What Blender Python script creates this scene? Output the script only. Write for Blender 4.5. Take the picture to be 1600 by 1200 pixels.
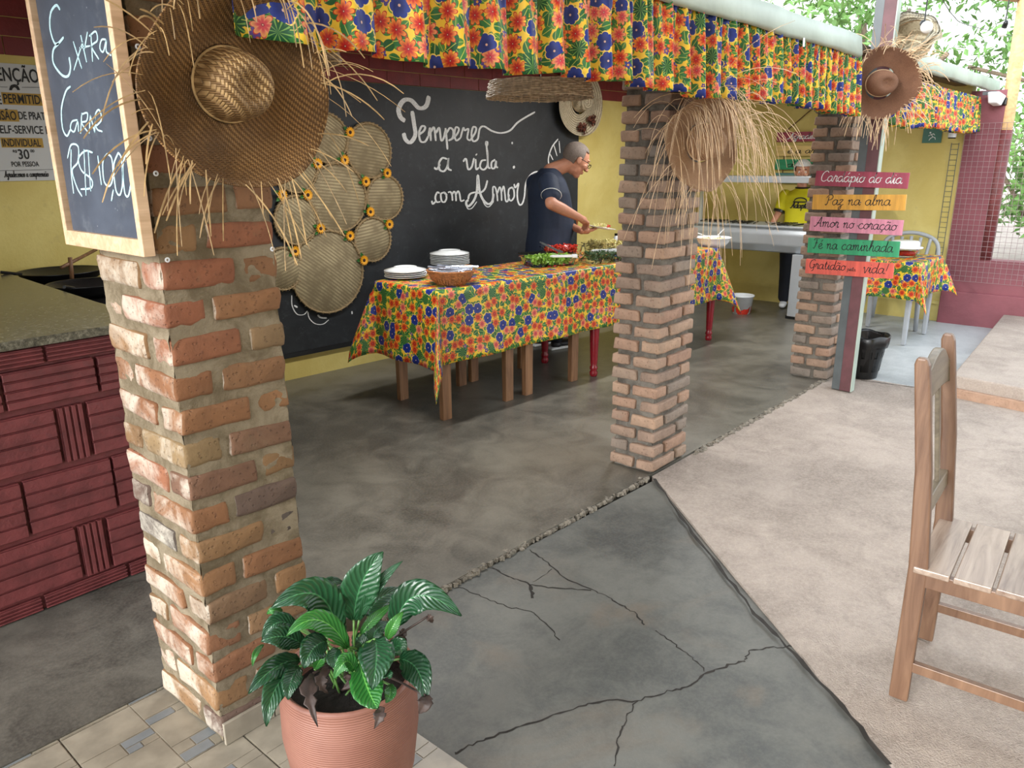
import bpy, bmesh, math, random
from mathutils import Vector, Matrix, Euler, noise as mnoise
R_ = random.Random(7)
S = bpy.context.scene
COL = S.collection
for o in list(bpy.data.objects): bpy.data.objects.remove(o)

# ---------------------------------------------------------------- camera
FPX = 1202.0; PITCH = math.radians(16.26); AZ = math.radians(41); ROLL = math.radians(-0.37); H = 1.5
_fw = Vector((math.cos(AZ)*math.cos(PITCH), math.sin(AZ)*math.cos(PITCH), -math.sin(PITCH)))
_rt = Vector((math.sin(AZ), -math.cos(AZ), 0)); _up = _rt.cross(_fw)
RT = _rt*math.cos(ROLL)+_up*math.sin(ROLL); UP = _up*math.cos(ROLL)-_rt*math.sin(ROLL)
CAM = Vector((0, 0, H))
cd = bpy.data.cameras.new('camera'); cam = bpy.data.objects.new('camera', cd); COL.objects.link(cam)
cd.sensor_width = 36; cd.lens = FPX/1600*36; cd.clip_start = 0.05; cd.clip_end = 300
mw = Matrix.Identity(4)
for i in range(3):
    mw[i][0] = RT[i]; mw[i][1] = UP[i]; mw[i][2] = -_fw[i]; mw[i][3] = CAM[i]
cam.matrix_world = mw
S.camera = cam

# measuring helpers: where does the sight line through a photo pixel meet a real plane?
def ray(x, y): return _fw + RT*((x-800)/FPX) - UP*((y-600)/FPX)
def at_z(x, y, z=0.0):
    d = ray(x, y); return CAM + d*((z-H)/d.z)
def at_y(x, y, Y):
    d = ray(x, y); return CAM + d*(Y/d.y)
def at_x(x, y, X):
    d = ray(x, y); return CAM + d*(X/d.x)
WA = math.tan(math.radians(-4)); WB = 4.64-WA*3.25        # back wall: y = WB + WA*x
def wall_y(x): return WB+WA*x
def at_w(x, y, off=0.0):
    d = ray(x, y); return CAM + d*((WB-off)/(d.y-WA*d.x))

# ---------------------------------------------------------------- world, light, exposure
world = bpy.data.worlds.new('world'); S.world = world; world.use_nodes = True
wn = world.node_tree; bg = wn.nodes['Background']
_tc = wn.nodes.new('ShaderNodeTexCoord'); _sp = wn.nodes.new('ShaderNodeSeparateXYZ'); _cr = wn.nodes.new('ShaderNodeValToRGB')
wn.links.new(_tc.outputs['Generated'], _sp.inputs[0]); wn.links.new(_sp.outputs['Z'], _cr.inputs[0])
_cr.color_ramp.elements[0].position = 0.0; _cr.color_ramp.elements[0].color = (0.97, 0.99, 1.0, 1)
_cr.color_ramp.elements[1].position = 0.7; _cr.color_ramp.elements[1].color = (0.82, 0.91, 1.0, 1)
wn.links.new(_cr.outputs[0], bg.inputs['Color']); bg.inputs['Strength'].default_value = 2.05
def portal(name, loc, rot, sx, sy):
    l = bpy.data.lights.new(name, 'AREA'); l.shape = 'RECTANGLE'; l.size = sx; l.size_y = sy
    l.cycles.is_portal = True
    o = bpy.data.objects.new(name, l); COL.objects.link(o); o.location = loc; o.rotation_euler = rot
sun = bpy.data.lights.new('sun', 'SUN'); sun.energy = 3.4; sun.angle = math.radians(30); sun.color = (1, .99, .97)
so = bpy.data.objects.new('sun', sun); COL.objects.link(so)
so.rotation_euler = Vector((1.0, -0.03, -0.32)).to_track_quat('-Z', 'Y').to_euler()
S.view_settings.view_transform = 'Standard'; S.view_settings.look = 'None'
S.view_settings.exposure = 0.55; S.view_settings.gamma = 1.0; S.view_settings.use_curve_mapping = False

# ---------------------------------------------------------------- node helper
class NT:
    def __init__(s, name):
        s.m = bpy.data.materials.new(name); s.m.use_nodes = True
        s.t = s.m.node_tree; s.b = s.t.nodes['Principled BSDF']; s.out = s.t.nodes['Material Output']
    def n(s, ty, **kw):
        q = s.t.nodes.new(ty)
        for k, v in kw.items(): setattr(q, k, v)
        return q
    def put(s, sock, v):
        if isinstance(v, bpy.types.NodeSocket): s.t.links.new(v, sock)
        elif v is not None:
            if isinstance(v, (tuple, list)) and len(v) == 3 and sock.type == 'RGBA': v = (*v, 1)
            sock.default_value = v
    def math(s, op, a, b=None, c=None, clamp=False):
        q = s.n('ShaderNodeMath', operation=op, use_clamp=clamp)
        s.put(q.inputs[0], a); s.put(q.inputs[1], b)
        if c is not None: s.put(q.inputs[2], c)
        return q.outputs[0]
    def mix(s, f, a, b, blend='MIX'):
        q = s.n('ShaderNodeMix', data_type='RGBA', blend_type=blend)
        s.put(q.inputs[0], f); s.put(q.inputs[6], a); s.put(q.inputs[7], b)
        return q.outputs[2]
    def co(s, which='Object', scale=None):
        q = s.n('ShaderNodeTexCoord').outputs[which]
        if scale is not None:
            mp = s.n('ShaderNodeMapping'); s.put(mp.inputs[0], q)
            mp.inputs['Scale'].default_value = scale if isinstance(scale, tuple) else (scale,)*3
            q = mp.outputs[0]
        return q
    def noise(s, vec, scale, detail=4, rough=.55, dist=0):
        q = s.n('ShaderNodeTexNoise'); s.put(q.inputs['Vector'], vec); q.inputs['Scale'].default_value = scale
        q.inputs['Detail'].default_value = detail; q.inputs['Roughness'].default_value = rough; q.inputs['Distortion'].default_value = dist
        return q.outputs['Fac']
    def voro(s, vec, scale, feature='F1', rnd=1.0, dim='3D'):
        q = s.n('ShaderNodeTexVoronoi', feature=feature, voronoi_dimensions=dim); s.put(q.inputs['Vector'], vec)
        q.inputs['Scale'].default_value = scale; q.inputs['Randomness'].default_value = rnd
        return q
    def ramp(s, f, stops):
        q = s.n('ShaderNodeValToRGB'); s.put(q.inputs[0], f); cr = q.color_ramp
        while len(cr.elements) < len(stops): cr.elements.new(.5)
        for e, (p, c) in zip(cr.elements, stops):
            e.position = p; e.color = (*c, 1) if len(c) == 3 else c
        return q.outputs[0]
    def smooth(s, v, a, b):
        q = s.n('ShaderNodeMapRange', interpolation_type='SMOOTHSTEP'); s.put(q.inputs[0], v)
        q.inputs[1].default_value = a; q.inputs[2].default_value = b
        return q.outputs[0]
    def bump(s, h, strength=.5, dist=.01, chain=None):
        q = s.n('ShaderNodeBump'); s.put(q.inputs['Height'], h); q.inputs['Strength'].default_value = strength
        q.inputs['Distance'].default_value = dist
        if chain is not None: s.put(q.inputs['Normal'], chain)
        return q.outputs[0]
    def fin(s, color=None, rough=None, normal=None, **kw):
        if color is not None: s.put(s.b.inputs['Base Color'], color)
        if rough is not None: s.put(s.b.inputs['Roughness'], rough)
        if normal is not None: s.put(s.b.inputs['Normal'], normal)
        for k, v in kw.items(): s.put(s.b.inputs[k.replace('_', ' ')], v)
        return s.m

def srgb(r, g, b):
    f = lambda c: ((c/255)/12.92 if c/255 <= .04045 else ((c/255+.055)/1.055)**2.4)
    return (f(r), f(g), f(b))
def sc(c, k): return tuple(min(1, x*k) for x in c)
def simple(name, col, rough=.6, var=.12, scale=20, bump=.15, bscale=60, bd=.003, **kw):
    g = NT(name); c = g.co()
    f = g.noise(c, scale)
    colr = g.mix(g.smooth(f, .3, .7), sc(col, 1-var), sc(col, 1+var))
    nm = g.bump(g.noise(c, bscale, 6), bump, bd) if bump else None
    return g.fin(colr, rough, nm, **kw)
def wood(name, c1, c2, rough=.5, scale=(3, 40, 40), bump=.2, **kw):
    g = NT(name); c = g.co('Object', scale); f = g.noise(c, 1.0, 6, .6, 1.2)
    oi = g.n('ShaderNodeObjectInfo').outputs['Random']
    f2 = g.math('ADD', f, g.math('MULTIPLY', g.math('SUBTRACT', oi, .5), .18))
    return g.fin(g.ramp(f2, [(.3, c1), (.7, c2)]), rough, g.bump(f, bump, .002), **kw)
M = {}
def concrete(name, dark, light, rough=(.3, .6), sc1=1.1, fine=.25, grit=0.0, stain=None):
    g = NT(name); c = g.co('Object')
    a = g.noise(c, sc1, 6, .62, .4); b = g.noise(c, sc1*5, 6, .65, .8); d = g.noise(c, 90, 3, .7)
    f = g.math('ADD', g.math('MULTIPLY', a, .6), g.math('MULTIPLY', b, .4))
    col = g.mix(g.smooth(f, .36, .64), dark, light)
    if stain: col = g.mix(g.math('MULTIPLY', g.smooth(g.noise(c, 2.3, 5, .6, .6), .52, .7), .55), col, stain)
    col = g.mix(g.math('MULTIPLY', g.smooth(d, .35, .7), fine), col, sc(light, 1.35))
    sp = g.smooth(g.voro(c, 55).outputs['Distance'], .06, .03)
    col = g.mix(g.math('MULTIPLY', sp, .25), col, sc(light, 1.5))
    r = g.math('MULTIPLY_ADD', f, rough[1]-rough[0], rough[0])
    h = g.math('ADD', g.math('MULTIPLY', g.noise(c, 160, 2, .7), .5+grit), g.math('MULTIPLY', b, .8))
    return g.fin(col, r, g.bump(h, .25+.5*grit, .003+.004*grit), **{'Specular_IOR_Level': .5})
M['kitchen_floor'] = concrete('polished_grey_concrete', srgb(66, 64, 59), srgb(116, 112, 102), (.22, .42), 1.0)
M['wedge'] = concrete('dark_cement_slab', srgb(70, 72, 70), srgb(104, 104, 98), (.40, .6), 1.6, .2, stain=srgb(112, 100, 86))
M['yard'] = concrete('rough_light_concrete', srgb(136, 124, 114), srgb(172, 159, 148), (.7, .9), 1.3, .35, grit=1.0)
M['far_floor'] = concrete('smooth_pale_concrete', srgb(150, 156, 158), srgb(184, 188, 189), (.35, .55), 1.2, .2)
M['crumb'] = concrete('broken_concrete_edge', srgb(84, 78, 70), srgb(150, 142, 128), (.8, .95), 20, .4, grit=1)
M['crack'] = simple('dark_crack', srgb(44, 40, 36), .95, .3)  # dark brown for the thin crack strips

def yellow_wall():
    g = NT('yellow_painted_plaster'); c = g.co()
    f = g.noise(c, 1.8, 6, .6, .5); d = g.noise(c, 14, 5, .6)
    col = g.mix(g.smooth(f, .35, .7), srgb(202, 182, 102), srgb(218, 202, 126))
    col = g.mix(g.math('MULTIPLY', g.smooth(d, .6, .75), .3), col, srgb(178, 162, 104))
    return g.fin(col, .6, g.bump(g.math('ADD', f, g.noise(c, 60, 3)), .25, .006))
M['yellow'] = yellow_wall()
M['maroon'] = simple('maroon_painted_block', srgb(122, 44, 46), .5, .14, 9, .5, 70, .005)
M['maroon_tile'] = simple('plum_painted_wall', srgb(128, 70, 78), .6, .12, 3, .5, 25, .006)
M['redclay'] = simple('red_painted_hollow_tile', srgb(108, 50, 50), .5, .22, 14, .5, 55, .006)
M['ceiling'] = simple('dark_ceiling', srgb(110, 96, 80), .8)

def brick_mat(name, ramp, smear, mortar, smear_lo=.52, lit_wash=0):
    g = NT(name); c = g.co('Object'); oi = g.n('ShaderNodeObjectInfo').outputs['Random']
    base = g.ramp(oi, ramp)
    n1 = g.noise(c, 14, 6, .65, .6); n2 = g.noise(c, 55, 4, .6)
    v = g.n('ShaderNodeHueSaturation'); g.put(v.inputs['Color'], base); g.put(v.inputs['Value'], g.math('MULTIPLY_ADD', n1, .9, .55))
    col = g.mix(g.math('MULTIPLY', g.smooth(n2, .62, .75), .5), v.outputs[0], srgb(70, 44, 34))
    geo = g.n('ShaderNodeNewGeometry').outputs['Position']
    sm = g.noise(geo, 7, 7, .68, .5)
    if lit_wash:      # west face: pale mortar smear, whitened further to paint in its bright daylight
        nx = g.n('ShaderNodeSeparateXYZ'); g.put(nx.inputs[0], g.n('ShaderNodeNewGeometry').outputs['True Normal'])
        west = g.smooth(nx.outputs[0], -.4, -.8); sm2 = g.math('MULTIPLY_ADD', west, lit_wash, sm)
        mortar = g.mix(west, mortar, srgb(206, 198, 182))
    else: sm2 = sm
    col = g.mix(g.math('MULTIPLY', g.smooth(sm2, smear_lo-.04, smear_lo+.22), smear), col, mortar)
    h = g.math('ADD', g.math('MULTIPLY', n1, 1.2), g.math('MULTIPLY', n2, .6))
    pits = g.smooth(g.voro(c, 70).outputs['Distance'], .28, .12)
    return g.fin(col, .9, g.bump(g.math('SUBTRACT', h, g.math('MULTIPLY', pits, .8)), .7, .006))
MORT1 = srgb(186, 168, 142)
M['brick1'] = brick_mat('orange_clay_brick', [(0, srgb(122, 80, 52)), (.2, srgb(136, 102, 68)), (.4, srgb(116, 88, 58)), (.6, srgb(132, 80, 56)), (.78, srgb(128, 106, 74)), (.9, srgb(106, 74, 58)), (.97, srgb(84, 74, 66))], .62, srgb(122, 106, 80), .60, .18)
M['brick2'] = brick_mat('weathered_clay_brick', [(0, srgb(148, 118, 100)), (.25, srgb(166, 136, 114)), (.5, srgb(136, 116, 102)), (.75, srgb(164, 136, 114)), (1, srgb(124, 115, 106))], .5, srgb(140, 130, 116), .56)
def mortar(name, c1, c2):
    g = NT(name); c = g.co('Object'); f = g.noise(c, 9, 7, .7, .4); h = g.noise(c, 60, 6, .75)
    return g.fin(g.mix(g.smooth(f, .35, .65), c1, c2), .95, g.bump(g.math('ADD', h, f), .9, .012))
M['mortar1'] = mortar('sandy_lime_mortar', srgb(108, 94, 70), srgb(150, 136, 112))
M['mortar2'] = mortar('grey_cement_mortar', srgb(92, 86, 78), srgb(132, 126, 116))

def floral(name, gloss=.55, cell=.060):
    g = NT(name)
    uv = g.n('ShaderNodeTexCoord').outputs['UV']
    mp = g.n('ShaderNodeMapping'); g.put(mp.inputs[0], uv); mp.inputs['Scale'].default_value = (1/cell, 1/cell, 1)
    P = mp.outputs[0]
    def local(scale, off, rnd):
        m2 = g.n('ShaderNodeMapping'); g.put(m2.inputs[0], P); m2.inputs['Scale'].default_value = (scale, scale, 1); m2.inputs['Location'].default_value = (off, off*.7, 0)
        v = g.voro(m2.outputs[0], 1.0, 'F1', rnd, '2D')
        sub = g.n('ShaderNodeVectorMath', operation='SUBTRACT'); g.put(sub.inputs[0], m2.outputs[0]); g.put(sub.inputs[1], v.outputs['Position'])
        sp = g.n('ShaderNodeSeparateXYZ'); g.put(sp.inputs[0], sub.outputs[0])
        cs = g.n('ShaderNodeSeparateColor'); g.put(cs.inputs[0], v.outputs['Color'])
        x, y = sp.outputs[0], sp.outputs[1]
        r = g.math('SQRT', g.math('ADD', g.math('MULTIPLY', x, x), g.math('MULTIPLY', y, y)))
        th = g.math('ARCTAN2', y, x)
        return x, y, r, th, cs.outputs
    def petal(r, th, rnd, n, R, cut, pw):
        a = g.math('ABSOLUTE', g.math('COSINE', g.math('MULTIPLY_ADD', rnd, 6.28, g.math('MULTIPLY', th, n/2.0))))
        rad = g.math('MULTIPLY', g.math('MULTIPLY_ADD', g.math('POWER', a, pw), cut, 1-cut), R)
        return g.math('DIVIDE', r, rad), a
    lt = g.math
    # background and small leaves
    col = srgb(246, 206, 58)
    for k, (s_, off, w, gc1, gc2) in enumerate([(2.1, 3.3, .34, srgb(26, 104, 52), srgb(90, 150, 60)), (1.5, 7.7, .34, srgb(20, 92, 48), srgb(52, 128, 60))]):
        x, y, r, th, c = local(s_, off, .75)
        an = g.math('MULTIPLY', c[0], 6.28); ca = g.math('COSINE', an); sa = g.math('SINE', an)
        u = g.math('ADD', g.math('MULTIPLY', x, ca), g.math('MULTIPLY', y, sa)); v = g.math('SUBTRACT', g.math('MULTIPLY', y, ca), g.math('MULTIPLY', x, sa))
        e = g.math('ADD', g.math('DIVIDE', g.math('ABSOLUTE', v), w), g.math('POWER', g.math('DIVIDE', u, .5), 2.0))
        mk = g.math('MULTIPLY', lt('LESS_THAN', e, 1.0), lt('LESS_THAN', c[1], .86))
        lc = g.mix(lt('LESS_THAN', g.math('ABSOLUTE', v), .025), g.mix(c[2], gc1, gc2), srgb(190, 200, 90))
        col = g.mix(mk, col, lc)
        q, a = petal(r, th, c[2], 5, .34, .5, .7)      # small blue and violet blossoms
        mk = g.math('MULTIPLY', lt('LESS_THAN', q, 1.0), lt('GREATER_THAN', c[1], .86))
        col = g.mix(mk, col, g.mix(lt('LESS_THAN', q, .3), g.mix(c[0], srgb(38, 48, 140), srgb(110, 80, 150)), srgb(240, 170, 60)))
    # main blossoms
    x, y, r, th, c = local(1.0, 0.0, .62)
    isblue = lt('LESS_THAN', c[1], .20); pink = lt('GREATER_THAN', c[1], .78); ismon = g.math('MULTIPLY', lt('GREATER_THAN', c[2], .88), g.math('SUBTRACT', 1.0, isblue))
    q, a = petal(r, th, c[0], 8, .47, .55, .7)
    streak = g.math('POWER', a, 3.0)
    ctr = g.mix(pink, srgb(196, 26, 20), srgb(214, 64, 76)); tip = g.mix(pink, srgb(246, 128, 40), srgb(250, 172, 120))
    pc = g.mix(g.smooth(q, .3, .95), ctr, g.mix(g.math('MULTIPLY', streak, .5), tip, srgb(252, 190, 90)))
    pc = g.mix(lt('GREATER_THAN', q, .9), pc, ctr); pc = g.mix(lt('LESS_THAN', q, .13), pc, srgb(120, 20, 24)); pc = g.mix(lt('LESS_THAN', q, .06), pc, srgb(250, 200, 170))
    omask = g.math('MULTIPLY', lt('LESS_THAN', q, 1.0), g.math('SUBTRACT', 1.0, isblue))
    omask = g.math('MULTIPLY', omask, g.math('SUBTRACT', 1.0, ismon))
    col = g.mix(omask, col, pc)
    q2, a2 = petal(r, th, c[0], 10, .5, .35, .8)
    mm = g.math('MULTIPLY', lt('LESS_THAN', q2, 1.0), ismon)
    col = g.mix(mm, col, g.mix(lt('GREATER_THAN', a2, .93), srgb(16, 84, 44), srgb(120, 170, 80)))
    q3, a3 = petal(r, th, c[0], 7, .50, .22, .5)
    rim = g.math('MULTIPLY', lt('LESS_THAN', q3, 1.12), isblue); col = g.mix(rim, col, srgb(250, 222, 110))
    bc = g.mix(g.smooth(q3, .2, .9), srgb(26, 44, 120), srgb(32, 56, 148)); bc = g.mix(lt('LESS_THAN', q3, .12), bc, srgb(230, 190, 170))
    col = g.mix(g.math('MULTIPLY', lt('LESS_THAN', q3, 1.0), isblue), col, bc)
    m = g.fin(col, gloss, g.bump(g.noise(g.co('Object'), 300, 2), .1, .001))
    # thin cloth lets some light through
    tr = g.n('ShaderNodeBsdfTranslucent'); g.put(tr.inputs[0], col); ms = g.n('ShaderNodeMixShader'); ms.inputs[0].default_value = .10
    g.t.links.new(g.b.outputs[0], ms.inputs[1]); g.t.links.new(tr.outputs[0], ms.inputs[2]); g.t.links.new(ms.outputs[0], g.out.inputs[0])
    return m
M['floral'] = floral('floral_cotton_print')
M['floral_small'] = floral('floral_oilcloth_print', .4, .068)

def straw(name, c1, c2, scale=120, rough=.65, weave=True, woven_uv=False):
    g = NT(name); c = g.co('Object')
    if woven_uv:
        uv = g.co('UV'); sp = g.n('ShaderNodeSeparateXYZ'); g.put(sp.inputs[0], uv)
        u = g.math('MULTIPLY', sp.outputs[0], scale); v = g.math('MULTIPLY', sp.outputs[1], scale)
        # twill weave: strips run over two and under two, shifting by one each row
        fu = g.math('FLOOR', u); fv = g.math('FLOOR', v)
        ph = g.math('MODULO', g.math('ADD', g.math('ADD', fu, fv), 4000.0), 4.0)
        over = g.math('LESS_THAN', ph, 2.0)
        du = g.math('ABSOLUTE', g.math('SUBTRACT', g.math('FRACT', u), .5)); dv = g.math('ABSOLUTE', g.math('SUBTRACT', g.math('FRACT', v), .5))
        e = g.math('ADD', g.math('MULTIPLY', over, du), g.math('MULTIPLY', g.math('SUBTRACT', 1.0, over), dv))
        h = g.math('SUBTRACT', 1.0, g.math('POWER', g.math('MULTIPLY', e, 2.0), 3.0))
        n = g.noise(c, 9, 5, .6)
        col = g.mix(over, c1, c2); col = g.mix(g.smooth(n, .3, .7), sc(c1, .85), col)
        col = g.mix(g.smooth(h, .5, .1), col, sc(c1, .45))
        return g.fin(col, rough, g.bump(h, .8, .003))
    w = g.n('ShaderNodeTexWave', wave_type='RINGS', rings_direction='Z'); g.put(w.inputs['Vector'], c); w.inputs['Scale'].default_value = scale
    w.inputs['Distortion'].default_value = 2.5; w.inputs['Detail'].default_value = 2; w.inputs['Detail Scale'].default_value = 6
    n = g.noise(c, 160, 4, .7); n2 = g.noise(c, 7, 4)
    f = g.math('ADD', g.math('MULTIPLY', w.outputs['Fac'], .45), g.math('MULTIPLY', n, .55))
    col = g.mix(g.smooth(f, .25, .75), c1, c2); col = g.mix(g.math('MULTIPLY', g.smooth(n2, .45, .7), .4), col, sc(c1, .75))
    return g.fin(col, rough, g.bump(f, 1.0, .006))
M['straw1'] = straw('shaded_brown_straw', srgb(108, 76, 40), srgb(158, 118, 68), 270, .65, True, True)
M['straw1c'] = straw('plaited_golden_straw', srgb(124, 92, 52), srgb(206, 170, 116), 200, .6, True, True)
M['straw_dark'] = straw('backlit_brown_straw', srgb(118, 80, 58), srgb(172, 124, 94), 120)
M['straw2'] = straw('plaited_pinkish_straw', srgb(160, 118, 86), srgb(212, 172, 132), 120)
M['straw3'] = straw('pale_coiled_straw', srgb(150, 136, 110), srgb(214, 202, 174), 16)
M['strand1'] = simple('loose_straw_strands', srgb(178, 148, 102), .5, .35, 30, 0)
M['strand2'] = simple('pale_straw_strands', srgb(200, 170, 134), .5, .25, 30, 0)
M['sieve'] = straw('woven_cane_sieve', srgb(146, 130, 98), srgb(196, 180, 142), 130, .6, True, True)
M['sieve_rim'] = simple('cane_rim', srgb(150, 128, 92), .6, .3, 120, .5, 200)
M['wicker'] = simple('wicker_strip', srgb(176, 154, 128), .6, .3, 60, .4, 160)
M['wicker_brown'] = simple('brown_wicker', srgb(172, 112, 66), .55, .3, 60, .4, 160)

def board_mat(name, c1, c2, dust=.2):
    g = NT(name); c = g.co(); f = g.noise(c, 2.2, 6, .65, .8); d = g.noise(c, 14, 7, .75)
    col = g.mix(g.smooth(f, .35, .7), c1, c2); col = g.mix(g.math('MULTIPLY', g.smooth(d, .52, .8), dust), col, srgb(150, 156, 160))
    sp = g.smooth(g.voro(c, 26).outputs['Distance'], .055, .02); col = g.mix(g.math('MULTIPLY', sp, .5), col, srgb(190, 196, 200))
    return g.fin(col, g.math('MULTIPLY_ADD', f, .25, .38), g.bump(d, .1, .002))
M['board'] = board_mat('black_chalkboard_paint', srgb(26, 29, 33), srgb(42, 46, 50), .12)
M['board_grey'] = board_mat('grey_chalkboard', srgb(62, 68, 80), srgb(84, 92, 106), .3)
M['chalk'] = simple('white_chalk', srgb(226, 228, 228), .9, .2, 160, .3, 300, .001)
M['chalk_blue'] = simple('pale_blue_chalk', srgb(190, 224, 232), .9, .15, 160, .3, 300, .001)
M['pine'] = wood('pale_pine', srgb(186, 152, 118), srgb(222, 190, 156), .55)
M['darkwood'] = wood('dark_stained_wood', srgb(74, 46, 26), srgb(110, 74, 46), .5)
M['tablewood'] = wood('brown_table_wood', srgb(104, 72, 48), srgb(150, 110, 76), .5, (30, 30, 3))
M['chairwood'] = wood('worn_reddish_chair_wood', srgb(88, 62, 46), srgb(130, 100, 78), .36, (18, 18, 2.5))
M['chairgrey'] = wood('weathered_grey_brown_wood', srgb(92, 82, 66), srgb(128, 116, 96), .36, (4, 30, 30))
M['seatwood'] = wood('worn_seat_wood', srgb(116, 94, 80), srgb(164, 146, 130), .26, (3, 30, 30))
M['beamwood'] = wood('tan_roof_wood', srgb(178, 140, 92), srgb(214, 178, 128), .6, (3, 20, 20))
M['redpaint'] = simple('glossy_red_paint', srgb(132, 26, 36), .25, .1)
M['steelgrey'] = simple('grey_primed_steel', srgb(86, 92, 94), .45, .15, 6)
M['steelmaroon'] = simple('maroon_primed_steel', srgb(96, 58, 62), .5, .2, 8)
M['stainless'] = simple('brushed_stainless_steel', srgb(196, 202, 208), .3, .06, 4, .12, 30, .004, Metallic=.45)
M['gutter'] = simple('grey_green_painted_flashing', srgb(166, 180, 168), .4, .1, 5, .3, 8, .01)
M['white'] = simple('white_ceramic', srgb(232, 236, 238), .15, .02, 10, 0)
M['whiteplastic'] = simple('white_plastic', srgb(226, 230, 234), .35, .04, 10, 0)
M['greyplastic'] = simple('silver_grey_plastic', srgb(168, 172, 176), .3, .05, 10, 0)
M['black'] = simple('black_plastic', srgb(20, 21, 22), .3, .1, 10, 0)
M['castiron'] = simple('black_cast_iron', srgb(26, 25, 26), .35, .2, 30, .3)
M['terracotta'] = None
def terracotta():
    g = NT('ribbed_terracotta'); c = g.co('Object'); sp = g.n('ShaderNodeSeparateXYZ'); g.put(sp.inputs[0], c)
    wv = g.noise(c, 6, 3)
    ln = g.math('SINE', g.math('MULTIPLY_ADD', sp.outputs[2], 1100.0, g.math('MULTIPLY', wv, 8.0)))
    col = g.mix(g.smooth(wv, .3, .7), srgb(124, 80, 66), srgb(140, 95, 80))
    col = g.mix(g.math('MULTIPLY', g.smooth(ln, .2, 1), .12), col, srgb(180, 130, 112))
    return g.fin(col, .5, g.bump(ln, .35, .0015))
M['terracotta'] = terracotta()
M['soil'] = simple('dark_soil', srgb(34, 28, 24), .95, .3, 40, 1, 60, .01)
def leafmat(name, c1, c2):
    g = NT(name); uv = g.co('UV'); sp = g.n('ShaderNodeSeparateXYZ'); g.put(sp.inputs[0], uv)
    ax = g.math('ABSOLUTE', g.math('SUBTRACT', sp.outputs[0], .5))
    ln = g.math('SINE', g.math('MULTIPLY', g.math('SUBTRACT', sp.outputs[1], g.math('MULTIPLY', ax, .55)), 70.0))
    oi = g.n('ShaderNodeObjectInfo').outputs['Random']
    col = g.mix(g.math('MULTIPLY', g.smooth(ln, .3, 1), .35), c1, c2); col = g.mix(g.math('MULTIPLY', oi, .35), col, c2)
    col = g.mix(g.smooth(ax, .03, .012), col, sc(c2, 1.4))
    return g.fin(col, .28, g.bump(ln, .3, .003))
M['leaf'] = leafmat('glossy_dark_green_leaf', srgb(16, 54, 30), srgb(52, 98, 62))
M['leaf_young'] = leafmat('bright_green_leaf', srgb(34, 96, 38), srgb(84, 142, 64))
M['leaf_dead'] = simple('withered_brown_leaf', srgb(58, 44, 38), .6, .3, 40, .6)
M['stalk'] = simple('green_stalk', srgb(96, 138, 70), .4)
M['darkrosette'] = simple('dark_patterned_cloth', srgb(96, 50, 34), .7, .8, 40, 0)
M['tree_leaf'] = simple('tree_foliage', srgb(110, 150, 80), .6, .3, 1.5, 0)
M['tree_leaf'].node_tree.nodes['Principled BSDF'].inputs['Subsurface Weight'].default_value = 0
M['bark'] = simple('tree_bark', srgb(120, 104, 88), .9, .2, 8, .6, 20, .02)
def granite():
    g = NT('speckled_granite'); c = g.co(); f = g.noise(c, 60, 6, .8); a = g.noise(c, 4, 4)
    col = g.ramp(f, [(.35, srgb(44, 42, 36)), (.5, srgb(92, 88, 74)), (.65, srgb(140, 134, 116))]); col = g.mix(g.math('MULTIPLY', g.smooth(a, .4, .7), .3), col, srgb(110, 106, 92))
    return g.fin(col, .22, g.bump(f, .1, .001))
M['granite'] = granite()
def glass():
    g = NT('clear_glass'); g.b.inputs['Transmission Weight'].default_value = 1.0; g.b.inputs['IOR'].default_value = 1.1
    return g.fin((.97, .99, .985), .03)
M['glass'] = glass()
M['filmglass'] = M['glass']
M['lettuce'] = simple('lettuce', srgb(128, 168, 62), .45, .3, 60, .3)
M['herb'] = simple('dark_greens', srgb(58, 84, 42), .5, .3, 60, .3)
M['tomato'] = simple('chopped_tomato', srgb(196, 50, 34), .3, .2, 60, .1)
M['pasta'] = simple('pale_salad', srgb(206, 196, 130), .4, .15, 60, .2)
M['cutlery'] = simple('cutlery_packet_film', srgb(150, 156, 170), .2, .3, 30, .3, Metallic=.5)
M['skin'] = simple('skin', srgb(190, 134, 108), .5, .06, 30, .15, 200, .001)
M['hairgrey'] = simple('short_grey_hair', srgb(120, 108, 100), .7, .3, 200, .8, 300, .003)
M['navy'] = simple('navy_cotton', srgb(28, 40, 62), .75, .1, 9, .4, 14, .01)
M['darktrousers'] = simple('dark_trousers', srgb(26, 30, 40), .85, .1, 9, .3, 30)
M['yellowshirt'] = simple('yellow_cotton', srgb(228, 218, 34), .75, .05, 9, .3, 14, .008)
M['hairnet'] = simple('white_hairnet', srgb(208, 208, 204), .6, .15, 90, .6, 120)
M['shoe'] = simple('dark_shoe', srgb(24, 26, 30), .5)
M['eyewhite'] = simple('eye_white', srgb(226, 220, 214), .3, .02, 10, 0)
M['eyedark'] = simple('dark_brown_eye', srgb(40, 26, 20), .2, .02, 10, 0)
M['lips'] = simple('lips', srgb(176, 100, 92), .5, .05, 10, 0)
M['brow'] = simple('dark_brow_hair', srgb(60, 44, 36), .8, .1, 10, 0)
M['petal'] = simple('sunflower_petal', srgb(240, 170, 30), .5, .12, 40, 0)
M['seed'] = simple('sunflower_centre', srgb(60, 34, 20), .8, .2, 60, .5)
M['signgreen'] = simple('green_sign_plastic', srgb(44, 104, 88), .4, .05)
M['poster'] = simple('white_poster_paper', srgb(196, 198, 198), .6, .03, 4, 0)
M['ochre'] = simple('ochre_highlight_print', srgb(176, 140, 54), .6, .05, 10, 0)
M['ink'] = simple('black_ink', srgb(22, 22, 24), .6, .05, 10, 0)
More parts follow.
